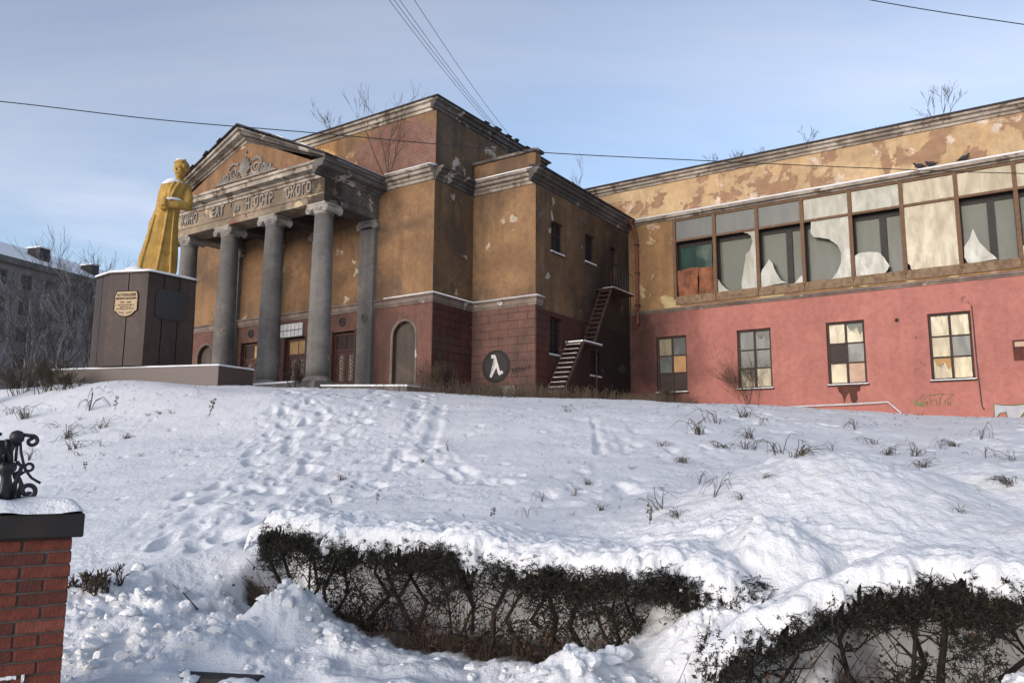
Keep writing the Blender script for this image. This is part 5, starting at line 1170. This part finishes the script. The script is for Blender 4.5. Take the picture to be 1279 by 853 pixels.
    bk = sstep(lv + .30, lv + 1.0, V_); fld = fld * (1 - bk) + 1.2 * bk; g = height(Xw, Yw, True)
    zt = top + .125 * np.sqrt(np.clip(fld, 0, 1.3)) + .25 * np.clip(fld, -.3, 0)
    zt = zt - .16 * (1 - sstep(-.05, .35, ed)) ** 1.5 + .03 * q1 * (1 - sstep(0, .65, a1)) * (fld > .2) + .012 * q2 * (1 - sstep(0, .6, a2)) * (fld > .2)
    zt = np.maximum(zt, np.where(bk > .3, g + .015, -9)) * (1 - bk) + (g + .015) * bk - .12 * sstep(.88, 1.0, T_)
    Vv = np.stack([Xw, Yw, zt], -1).reshape(-1, 3); i = np.arange(nu - 1)[:, None]; j = np.arange(nv - 1)[None]; F = np.stack([i * nv + j, (i + 1) * nv + j, (i + 1) * nv + j + 1, i * nv + j + 1], -1).reshape(-1, 4)
    ok = (fld.ravel() > -.30)[F].all(1); F = F[ok]; used = np.unique(F); mp_ = np.full(nu * nv, -1); mp_[used] = np.arange(len(used))
    o = bpy.data.objects.new('snow_cap', npmesh('snow_cap', Vv[used], mp_[F], M_SNOW)); COL.objects.link(o); o.parent = HG
    return HG
hedge('clipped_hedge', 'dark ragged hedge under snow running from the left to the middle', 16.42, 21.3, lambda u: 1.05 - .03 * (u - 16.2) + .035 * math.sin(u * 3.1) + .02 * math.sin(u * 7.7), 5, lambda u: -15.25)
hedge('clipped_hedge', 'dark ragged hedge in the lower right corner with snow heaped over it', 21.15, 26.4, lambda u: .66 + .36 * float(sstep(21.1, 22.2, np.array(u))) - .16 * float(sstep(22.9, 24.0, np.array(u))) + .025 * math.sin(u * 4), 6, lambda u: float(hedge_v(np.array(u))))

# loose clods of ploughed snow
def clods():
    rn = np.random.default_rng(31); bmm = bmesh.new(); bmesh.ops.create_icosphere(bmm, subdivisions=2, radius=1); bv = np.array([v.co[:] for v in bmm.verts]); bf = np.array([[v.index for v in f.verts] for f in bmm.faces]); bmm.free()
    VV, FF = [], []; n = 0
    for hx, hy, hr, hh in [h for h in HEAPS if h[1] < 7.2 and not (h[0] > 1.5 and h[1] > 5.3)] + [(-2.6, 6.0, .8, .2), (0.0, 5.6, 1.0, .2), (-3.2, 5.9, .5, .3)]:
        for k in range(int(75 * hr + 14)):
            a = rn.uniform(0, 2 * PI); r = abs(rn.normal(0, .62)) * hr; x, y = hx + r * math.cos(a), hy + r * math.sin(a); s = float(np.clip(rn.lognormal(-3.85, .5), .008, .065))
            u, v = w2uv(x, y)
            if v > -15.75 and v < -14.6 and hedge_on(u) > .3: continue
            z = hz(x, y); Q = bv.copy()
            for q in range(7):
                nn_ = rn.normal(size=3); nn_ /= np.linalg.norm(nn_); e = np.maximum(0, Q @ nn_ - rn.uniform(.45, .85)); Q = Q - e[:, None] * nn_[None]
            Q = Q * (1 + .05 * rn.normal(size=(len(bv), 1))); V = Q * np.array([s * rn.uniform(.9, 1.6), s * rn.uniform(.9, 1.5), s * rn.uniform(.7, 1.15)]) + np.array([x, y, z + s * .1]); VV.append(V); FF.append(bf + n); n += len(bv)
    o = bpy.data.objects.new('snow_clods', npmesh('snow_clods', np.concatenate(VV), np.concatenate(FF), M_SNOW, False)); COL.objects.link(o); o['kind'] = 'stuff'; o['label'] = 'loose clods of ploughed snow along the street edge'; o['category'] = 'snow'
clods()

# ================================================================== bare trees and bushes
def branches(rr, p, d, L, r, depth, segs, spread=.55, up=.12, kids=(2, 4), shrink=.68):
    n = 4; pts = [p]; rad = [r]
    for i in range(n):
        d = Vector((d.x + rr.gauss(0, .10), d.y + rr.gauss(0, .10), d.z + up * .35)).normalized(); p = p + d * (L / n); pts.append(p); rad.append(r * (1 - .55 * (i + 1) / n))
    segs.append((pts, rad, depth))
    if depth == 0: return
    for k in range(rr.randint(*kids)):
        t = rr.uniform(.3, 1.0); i = min(n - 1, int(t * n)); q = pts[i].lerp(pts[i + 1], t * n - i); a = d.orthogonal().normalized(); a.rotate(Matrix.Rotation(rr.uniform(0, 2 * PI), 3, d)); nd = (d + a * spread * rr.uniform(.6, 1.5)).normalized()
        branches(rr, q, nd, L * shrink * rr.uniform(.75, 1.15), max(rad[i] * .55, .0015), depth - 1, segs, spread, up, kids, shrink)
def bare_tree(name, label, cat, loc, h, r, seed, group=None, mat=None, depth=4, kids=(3, 5), spread=.5, stems=1, up=.15, minr=.004, shrink=.62):
    rr = random.Random(seed); T = thing(name, label, cat, loc, 0, group); tr = MB(); cr = MB()
    for s in range(stems):
        segs = []; lean = Vector((rr.gauss(0, .10 + .22 * (stems > 1)), rr.gauss(0, .10 + .2 * (stems > 1)), 1)).normalized(); branches(rr, Vector((rr.gauss(0, .12) * (stems > 1), rr.gauss(0, .12) * (stems > 1), -.15)), lean, h * (.62 if stems == 1 else rr.uniform(.4, .62)), r, depth, segs, spread, up, kids, shrink)
        for pts, rad, dp in segs: (tr if dp == depth else cr).tube(pts, [max(q, minr) for q in rad], 6 if dp == depth else 3, False)
    tr.build('trunk' if cat == 'tree' else 'stems', mat, T, fix=False, smooth=True); cr.build('crown' if cat == 'tree' else 'twigs', mat, T, fix=False)
    return T
M_BARK = simple('grey_bark', (0.062, 0.055, 0.053), (0.04, 0.036, 0.034), 6, .9, bump=0); M_BARKB = simple('pale_birch_bark', (0.26, 0.24, 0.23), (0.10, 0.09, 0.085), 5, .9, bump=0); M_DRY = simple('dry_stem', (0.085, 0.06, 0.04), (0.05, 0.036, 0.026), 8, .9, bump=0)
M_DRYG = simple('dry_grass', (0.085, 0.068, 0.045), (0.04, 0.033, 0.023), 8, .9, bump=0)
# background block of flats
def flats():
    o2 = (-57.5, 79.0); B = thing('apartment_block', 'distant dark brick apartment block with snowy roof behind bare trees', 'building', (o2[0], o2[1], 0), R_(-19))
    FB = simple('dark_brick_facade', (0.19, 0.16, 0.155), (0.15, 0.125, 0.12), 1.2, .9); ZR = 22.6; Lb = 36
    holes = [(1.5 + 3.1 * i, 2.9 + 3.1 * i, 5.2 + 3.0 * j, 6.9 + 3.0 * j) for i in range(11) for j in range(6)]
    m = MB(); wall_v(m, 0, Lb, 1, ZR, 0, holes, .25); m.build('facade', FB, B, fix=False)
    m = MB(); m.box(-14, -.3, 0, .2, 1, ZR); m.box(-14, -.3, Lb - .2, Lb, 1, ZR); m.box(-14, -13.8, .2, Lb - .2, 1, ZR); m.build('side_walls', FB, B)
    MB().box(-14.5, .6, -.6, Lb + .6, ZR + .004, ZR + .7).build('eaves', M_CONC, B)
    m = MB(); m.prism([(-14.4, ZR + .71), (.5, ZR + .71), (-6.9, ZR + 4.2)], -.5, Lb + .5, lambda a, b, c: (a, c, b)); rf = m.build('roof', M_SNOW, B)
    fm = MB(); e = .09; fm.box(-.2, -.12, 0, 1.4, 0, e); fm.box(-.2, -.12, 0, 1.4, 1.7 - e, 1.7); fm.box(-.2, -.12, 0, e, e, 1.7 - e); fm.box(-.2, -.12, 1.4 - e, 1.4, e, 1.7 - e); fm.box(-.2, -.12, .66, .74, e, 1.7 - e); fme = fm.mesh('window', M_CONC, False, True)
    pm = MB().box(-.17, -.155, .09, 1.31, .09, 1.61).mesh('pane', M_GL_D, False, True)
    for a, b, c, d in holes: f = inst(fme, 'window', B, (0, a, c)); inst(pm, 'pane', f)
    for y, w_, h_, x in ((12, 1.4, 2.2, -3), (19, 1.0, 1.8, -2.6), (30, 1.6, 2.0, -3), (24, 5, .9, -1.6)):
        c = MB().box(x - 1, x + 1, y - w_ / 2, y + w_ / 2, ZR + .8, ZR + 1.2 + h_).build('chimney', M_ROOF, rf); MB().box(x - 1.1, x + 1.1, y - w_ / 2 - .1, y + w_ / 2 + .1, ZR + 1.21 + h_, ZR + 1.4 + h_).build('chimney_cap', M_SNOW, c)
flats()
TREES = sorted(((6, 62, 17, 0), (24, 56, 14, 1), (38, 66, 18, 0), (52, 58, 13, 0), (66, 62, 15, 1), (80, 54, 12, 0), (94, 64, 15, 0), (108, 57, 13, 1), (-14, 58, 15, 0), (150, 75, 17, 0), (16, 48, 9, 0), (60, 46, 8, 0), (100, 47, 8, 0), (45, 52, 11, 0), (73, 50, 10, 1), (30, 60, 15, 0), (88, 60, 14, 0)))
nt_ = [0, 0]
for i, (px, Y, h, k) in enumerate(TREES):
    p = at(px, 470, Y); nt_[k] += 1
    bare_tree('birch_tree' if k else 'bare_tree', ('pale-stemmed birch, %s birch from the left, before the distant apartment block' if k else 'bare dark tree, %s dark one from the left, before the distant apartment block') % 'first second third fourth fifth sixth seventh eighth ninth tenth eleventh twelfth thirteenth fourteenth'.split()[nt_[k] - 1], 'tree', (p[0], p[1], 4.0), h * .78, .10 if not k else .09, 100 + i, 'bare trees before the apartment block', M_BARKB if k else M_BARK, 4, (3, 5), .40, minr=.010)
# saplings rooted on the roofs
def roof_sapling(u, v, z, h, seed, label, depth=3, stems=2):
    p = uv2w(u, v); bare_tree('roof_sapling', label, 'sapling', (p[0], p[1], z), h, .025, seed, None, M_DRY, depth, (3, 4), .38, stems, minr=.0045)
roof_sapling(1.25, 2.3, 13.3, 5.2, 210, 'tall bare sapling growing on the cornice before the brick attic', 3, 4)
roof_sapling(-3.6, 4, 15.9, 2.6, 211, 'thin bare sapling on the attic roof behind the pediment', 3, 2)
roof_sapling(5.6, 11, 13.2, 3.0, 212, 'faint bare sapling on the low roof left of the wing', 3, 1)
for k, (u, h, l) in enumerate(((10.6, 1.5, 'small bare sapling on the wing roof, leftmost of the row'), (11.7, 1.6, 'bare sapling on the wing roof, second from the left'), (12.8, 1.2, 'short bare sapling on the wing roof, third from the left'), (15.2, 1.6, 'bare sapling on the wing roof near its middle'), (18.3, 1.2, 'small bare sapling on the wing roof just left of the bushy one'), (20.3, 2.2, 'bushy bare sapling on the wing roof at the right'))): roof_sapling(u, V3 + 1.6, 15.2, h + .3, 220 + k, l, 3, 2 if k < 5 else 3)
def bush(px, py, Y, h, seed, label, stems=7, mat=M_DRY, loc=None):
    if loc is None: x, y, z = ground_at(px, py)
    else: x, y = loc; z = hz(x, y)
    bare_tree('bare_bush', label, 'bush', (x, y, z), h, .012, seed, None, mat, 3, (3, 5), .5, stems, .1, .0035, .66)
p = uv2w(12.5, 13.1); bush(0, 0, 0, 2.9, 301, 'bare twiggy bush against the pink wall under the second window', 9, loc=p)
p = uv2w(8.6, 13.2); bush(0, 0, 0, 1.1, 302, 'low brown twigs at the pink wall below the boarded first window', 12, loc=p)
p = uv2w(3.9, 2.3); bush(0, 0, 0, 1.5, 303, 'brown bare scrub in the corner between portico wall and masonry bay', 14, loc=p)
p = uv2w(0.4, -1.4); bush(0, 0, 0, 1.0, 304, 'dark tangled twigs at the foot of the right portico column', 7, M_TWIG, loc=p)
for i, (x, y, h, l) in enumerate(((-15.6, 26.3, .8, 'low dark brush at the left end of the pedestal base'), (-16.8, 26.8, .9, 'low dark brush left of the pedestal base'), (-17.6, 25.4, .8, 'sprawling brush near the left edge of the slope crest'), (-14.6, 25.7, .55, 'flat twigs just before the pedestal base'))): bush(0, 0, 0, h * 1.5, 310 + i, l, 14, M_DRYG, loc=(x, y))

# dry weeds poking out of the slope
def weed_mesh(kind, seed):
    rr = random.Random(seed); m = MB()
    if kind == 'tuft':
        dense = rr.choice((.5, .8, 1.2)); da = rr.uniform(0, 2 * PI)
        for k in range(int(rr.randint(18, 34) * dense)):
            a = da + rr.gauss(0, 1.3); l = rr.uniform(.10, .42); b = rr.uniform(.4, 1.5); x0, y0 = rr.gauss(0, .05), rr.gauss(0, .05); c, s = math.cos(a), math.sin(a)
            m.tube([(x0, y0, -.05), (x0 + c * l * .25 * b, y0 + s * l * .25 * b, l * .5), (x0 + c * l * .6 * b + rr.gauss(0, .03), y0 + s * l * .6 * b + rr.gauss(0, .03), l * .66), (x0 + c * l * .95 * b + rr.gauss(0, .05), y0 + s * l * .95 * b, l * rr.uniform(-.05, .6))], [.0055, .005, .004, .002], 3, False)
    elif kind == 'arch':
        for k in range(rr.randint(5, 9)):
            a = rr.uniform(0, 2 * PI); l = rr.uniform(.25, .55); c, s = math.cos(a), math.sin(a)
            m.tube([(0, 0, -.05), (c * l * .15, s * l * .15, l * .6), (c * l * .4, s * l * .4, l * .85), (c * l * .7, s * l * .7, l * .55), (c * l * .8, s * l * .8, l * .1)], [.006, .006, .005, .004, .003], 3, False)
    else:
        h = rr.uniform(.32, .55); m.tube([(0, 0, -.05), (rr.gauss(0, .02), rr.gauss(0, .02), h * .5), (rr.gauss(0, .04), rr.gauss(0, .04), h)], [.008, .006, .003], 4, False)
        for k in range(24):
            z = rr.uniform(.35, 1) * h; a = rr.uniform(0, 2 * PI); l = rr.uniform(.02, .055); c, s = math.cos(a), math.sin(a); m.quad((0, 0, z), (c * l - s * l * .3, s * l + c * l * .3, z + l * .4), (c * l * 1.5, s * l * 1.5, z - l * .2), (c * l + s * l * .3, s * l - c * l * .3, z - l * .5))
    return m.mesh('dry_weed', M_DRYG if kind != 'stalk' else M_DRY)
WM = {k: [weed_mesh(k, 400 + 10 * j + i) for i in range(9)] for j, k in enumerate(('tuft', 'arch', 'stalk'))}
WP = {'upper left slope': [(74, 529, 't', 1.7), (82, 545, 't', 1.5), (94, 556, 't', 1.1), (102, 566, 't', 1.0), (125, 555, 'a', 1.4), (112, 509, 'a', 2.0), (99, 520, 't', .9), (126, 532, 't', 1.5), (158, 543, 't', 1.2), (176, 566, 't', 1.0), (107, 584, 's', .8), (143, 509, 's', 1.2), (200, 515, 't', .8), (185, 517, 't', .7), (215, 514, 't', .7), (131, 566, 't', .8), (36, 571, 'a', .9), (31, 519, 't', 1.6), (12, 515, 't', 1.7), (261, 514, 's', 1.3)],
      'middle slope above the hedge': [(427, 594, 't', .9), (416, 621, 's', .9), (470, 628, 's', 1.1), (582, 639, 's', .7), (616, 643, 's', .9), (677, 625, 'a', .8), (715, 617, 't', .8), (716, 643, 't', .6), (752, 639, 't', .9), (776, 621, 'a', .5), (828, 610, 'a', .8), (828, 639, 't', 1.3), (846, 650, 't', .9), (810, 660, 's', .9), (709, 511, 't', 1.7), (826, 554, 't', 1.1), (529, 572, 't', .6), (659, 643, 'a', .5), (788, 585, 't', .6), (733, 603, 't', .6), (440, 605, 't', .5), (560, 560, 'a', .6)],
      'right slope': [(873, 540, 't', 1.7), (895, 527, 't', 2.0), (905, 559, 't', 1.4), (929, 517, 't', 1.9), (950, 527, 't', 1.7), (937, 547, 't', 2.0), (931, 560, 't', 1.3), (974, 564, 't', 1.6), (997, 570, 't', 1.6), (852, 575, 't', 1.1), (873, 604, 'a', .8), (892, 624, 'a', .9), (925, 626, 't', 1.1), (957, 598, 't', .9), (1068, 536, 'a', 1.6), (1096, 551, 't', 1.4), (1109, 564, 't', 1.3), (1145, 566, 't', 1.5), (1193, 553, 't', 1.2), (1175, 557, 'a', 1.2), (1154, 587, 't', .9), (1231, 568, 'a', 1.1), (1261, 607, 't', 1.0), (1197, 637, 't', .7), (1225, 545, 'a', 1.0), (1040, 560, 'a', 1.0), (1262, 578, 't', 1.0)]}
KN = {'t': 'tuft', 'a': 'arch', 's': 'stalk'}; WL_ = {'t': 'bent dry grass tuft, %s from the left on the %s', 'a': 'few arching dry grass blades, %s from the left on the %s', 's': 'upright dead leafy stalk, %s from the left on the %s'}
ORDS = 'first second third fourth fifth sixth seventh eighth ninth tenth eleventh twelfth thirteenth fourteenth fifteenth sixteenth seventeenth eighteenth nineteenth twentieth twenty-first twenty-second'.split()
rr = random.Random(77)
for zone, L_ in WP.items():
    L_ = sorted(L_); cnt = {'t': 0, 'a': 0, 's': 0}
    for i, (px, py, k, s) in enumerate(L_):
        cnt[k] += 1
        x, y, z = ground_at(px, py + 3); o = bpy.data.objects.new('dry_weed', rr.choice(WM[KN[k]])); COL.objects.link(o); o.location = (x, y, z - .01); o.rotation_euler = (0, 0, rr.uniform(0, 2 * PI)); d = math.hypot(x, y); s_ = s * (.36 + .36 * d / 20); s_ *= rr.uniform(.6, 1.25); o.rotation_euler = (rr.gauss(0, .18), rr.gauss(0, .18), rr.uniform(0, 2 * PI)); o.scale = (s_ * rr.uniform(.8, 1.4), s_, s_ * rr.uniform(.6, 1.25)); tag(o, WL_[k] % (ORDS[cnt[k] - 1], zone), 'weed', KN[k] + 's on the ' + zone)
# dry grass fringe at the foot of the walls (uncountable)
def fringe():
    rr = random.Random(8); m = MB()
    def blade(u, v, h):
        p = uv2w(u, v); z = float(height(np.array([p[0]]), np.array([p[1]]), False)[0]); a = rr.uniform(0, 2 * PI); b = rr.uniform(.05, .5) * h; c, s = math.cos(a) * b, math.sin(a) * b
        m.tube([(p[0], p[1], z - .05), (p[0] + c * .4, p[1] + s * .4, z + h * .6), (p[0] + c, p[1] + s, z + h * rr.uniform(.6, 1))], [.010, .008, .004], 3, False)
    for i in range(1100):
        u = rr.uniform(2.5, 13); v = 1.2 + .12 * (u - 4) + rr.gauss(0, .9) + (u - 4) * .25
        if v > V1 - .3 and u < U2 + .3 or perlin(np.array(u * .9 + 7), np.array(v * .9)) < .05: continue
        blade(u, v, rr.uniform(.08, .34))
    for i in range(2600):
        t = rr.random()
        if t < .45: u = rr.gauss(5.0, 1.6); v = rr.gauss(2.6, 1.0)
        elif t < .75: u = rr.uniform(6.6, 10.5); v = rr.uniform(8, 13.4)
        else: u = rr.uniform(7, 9.8); v = rr.uniform(2.0, 6.0)
        if u < U2 and v > V2 - .1 or u < U1 and v > V1 - .1: continue
        if perlin(np.array(u * 1.1), np.array(v * 1.1)) < -.12: continue
        blade(u, v, rr.uniform(.2, .65))
    o = m.build('dry_grass', M_DRY, None, fix=False); o['kind'] = 'stuff'; o['label'] = 'fringe of dry grass along the foot of the theatre walls'; o['category'] = 'grass'
fringe()
def bits():
    rn = np.random.default_rng(5); m = MB(); X = rn.uniform(-14, 14, 4500); Y = rn.uniform(6.5, 26, 4500); u, v = w2uv(X, Y)
    k = (v > -14) & (u < 24) & ((perlin(X * .45 + 2, Y * .45) > .02) | (rn.uniform(size=4500) < .2)); X, Y = X[k][:900], Y[k][:900]; Z = height(X, Y)
    for x, y, z in zip(X, Y, Z):
        a = rn.uniform(0, 6.28); l = rn.uniform(.02, .09) * (.6 + y / 25); r = .0022 * (.6 + y / 14); c, s_ = math.cos(a) * l, math.sin(a) * l
        m.tube([(x, y, z - .01), (x + c * .5, y + s_ * .5, z + l * rn.uniform(.05, .6)), (x + c, y + s_, z + l * rn.uniform(-.1, .5))], [r, r, r * .6], 3, False)
    o = m.build('dry_twig_bits', M_TWIG, None, fix=False); o['kind'] = 'stuff'; o['label'] = 'scattered dark bits of dry stalk on the snow slope'; o['category'] = 'twigs'
bits()
# snowed-over low shrub behind the pillar and a fallen twig
x, y, z = ground_at(118, 735); bush(0, 0, 0, .30, 330, 'small dark shrub half buried in snow beside the brick pillar', 9, M_DRY, loc=(x, y))
tw = MB(); a = np.array(ground_at(215, 735)); b = np.array(ground_at(247, 765)); mid = (a + b) / 2 + np.array([0, 0, .05]); tw.tube([tuple(a + [0, 0, .04]), tuple(mid), tuple(b + [0, 0, .02])], [.004, .006, .007], 5); tw.tube([tuple(mid), tuple(mid + [.06, .03, .05])], [.004, .002], 4); tw.tube([tuple(a * .6 + b * .4 + [0, 0, .05]), tuple(a * .7 + b * .3 + [-.04, .03, .09])], [.003, .002], 4)
tag(tw.build('fallen_twig', M_TWIG), 'thin dark twig lying on the snow heap near the pillar', 'twig')

# ================================================================== wires and birds
def wire(pts, r, label, group=None):
    P = [Vector(p) for p in pts]; out = []
    for i in range(len(P) - 1):
        p0, p1, p2, p3 = P[max(i - 1, 0)], P[i], P[i + 1], P[min(i + 2, len(P) - 1)]
        for k in range(8):
            t = k / 8; out.append(.5 * ((2 * p1) + (p2 - p0) * t + (2 * p0 - 5 * p1 + 4 * p2 - p3) * t * t + (-p0 + 3 * p1 - 3 * p2 + p3) * t ** 3))
    out.append(P[-1]); o = MB().tube(out, r, 5).build('overhead_wire', M_DARK, None, smooth=True); tag(o, label, 'wire', group)
wire([at(x, y, 20 + (x - 640) * .004) for x, y in ((-300, 98), (0, 127), (200, 150), (400, 167), (650, 189), (880, 201), (1080, 210), (1279, 217), (1600, 222))], .013, 'long black wire crossing the whole sky and the wing facade')
wire([at(x, y, 14) for x, y in ((900, -40), (1085, 0), (1279, 31), (1500, 60))], .010, 'thick black wire across the top right corner of the sky')
E0 = uv2w(5.6, 5.5)
for k, (px, dx, l) in enumerate(((473, 0, 'thin roof wire leading up from the parapet, leftmost of four'), (481, .14, 'thin roof wire leading up from the parapet, second of four'), (490, .22, 'thin roof wire leading up from the parapet, third of four'), (514, .5, 'thin roof wire leading up from the parapet, rightmost of four'))):
    a = np.array([E0[0] + dx * .6, E0[1], 14.15]); b = at(px - 55, -90, 15); mid = (a + b) / 2 - np.array([0, 0, .25]); wire([tuple(a), tuple((a + mid) / 2 - [0, 0, .05]), tuple(mid), tuple((b + mid) / 2 - [0, 0, .05]), tuple(b)], .007, l)
M_BIRD = simple('dark_feather', (0.03, 0.03, 0.034), (0.02, 0.02, 0.022), 20, .6)
for k, (u, rz, l) in enumerate(((19.55, .3, 'dark pigeon crouched on the snowy ledge, leftmost of three'), (19.98, -.2, 'dark pigeon leaning forward on the ledge, middle of three'), (21.15, 2.9, 'dark pigeon on the ledge apart from the other two'))):
    p = uv2w(u, V3 - .17); B = thing('pigeon', l, 'bird', (p[0], p[1], 13.36), ROTB + rz, 'pigeons on the wing ledge')
    m = MB(); m.ell((0, 0, .10), (.15, .075, .085), 12, 8, Matrix.Rotation(R_(14), 3, 'Y')); m.tube([(-.09, 0, .12), (-.13, 0, .17), (-.145, 0, .205)], [.06, .045, .04], 10); m.ell((-.155, 0, .215), (.05, .042, .042), 10, 8); m.build('body', M_BIRD, B, smooth=True)
    MB().prism([(.1, -.03), (.26, -.045), (.27, .045), (.1, .03)], .055, .085).build('tail', M_BIRD, B); MB().lathe([(.014, 0), (.002, .04)], (0, 0, 0), 6, lambda a, b, c: (-.195 - c, a, .21 + b)).build('beak', M_BIRD, B)
    for s in (-1, 1):
        MB().ell((.04, s * .065, .11), (.15, .022, .06), 10, 6, Matrix.Rotation(R_(16), 3, 'Y')).build('wing', M_BIRD, B, smooth=True); MB().tube([(-.01, s * .03, .04), (-.015, s * .03, -.02)], .007, 5).build('leg', M_BIRD, B)
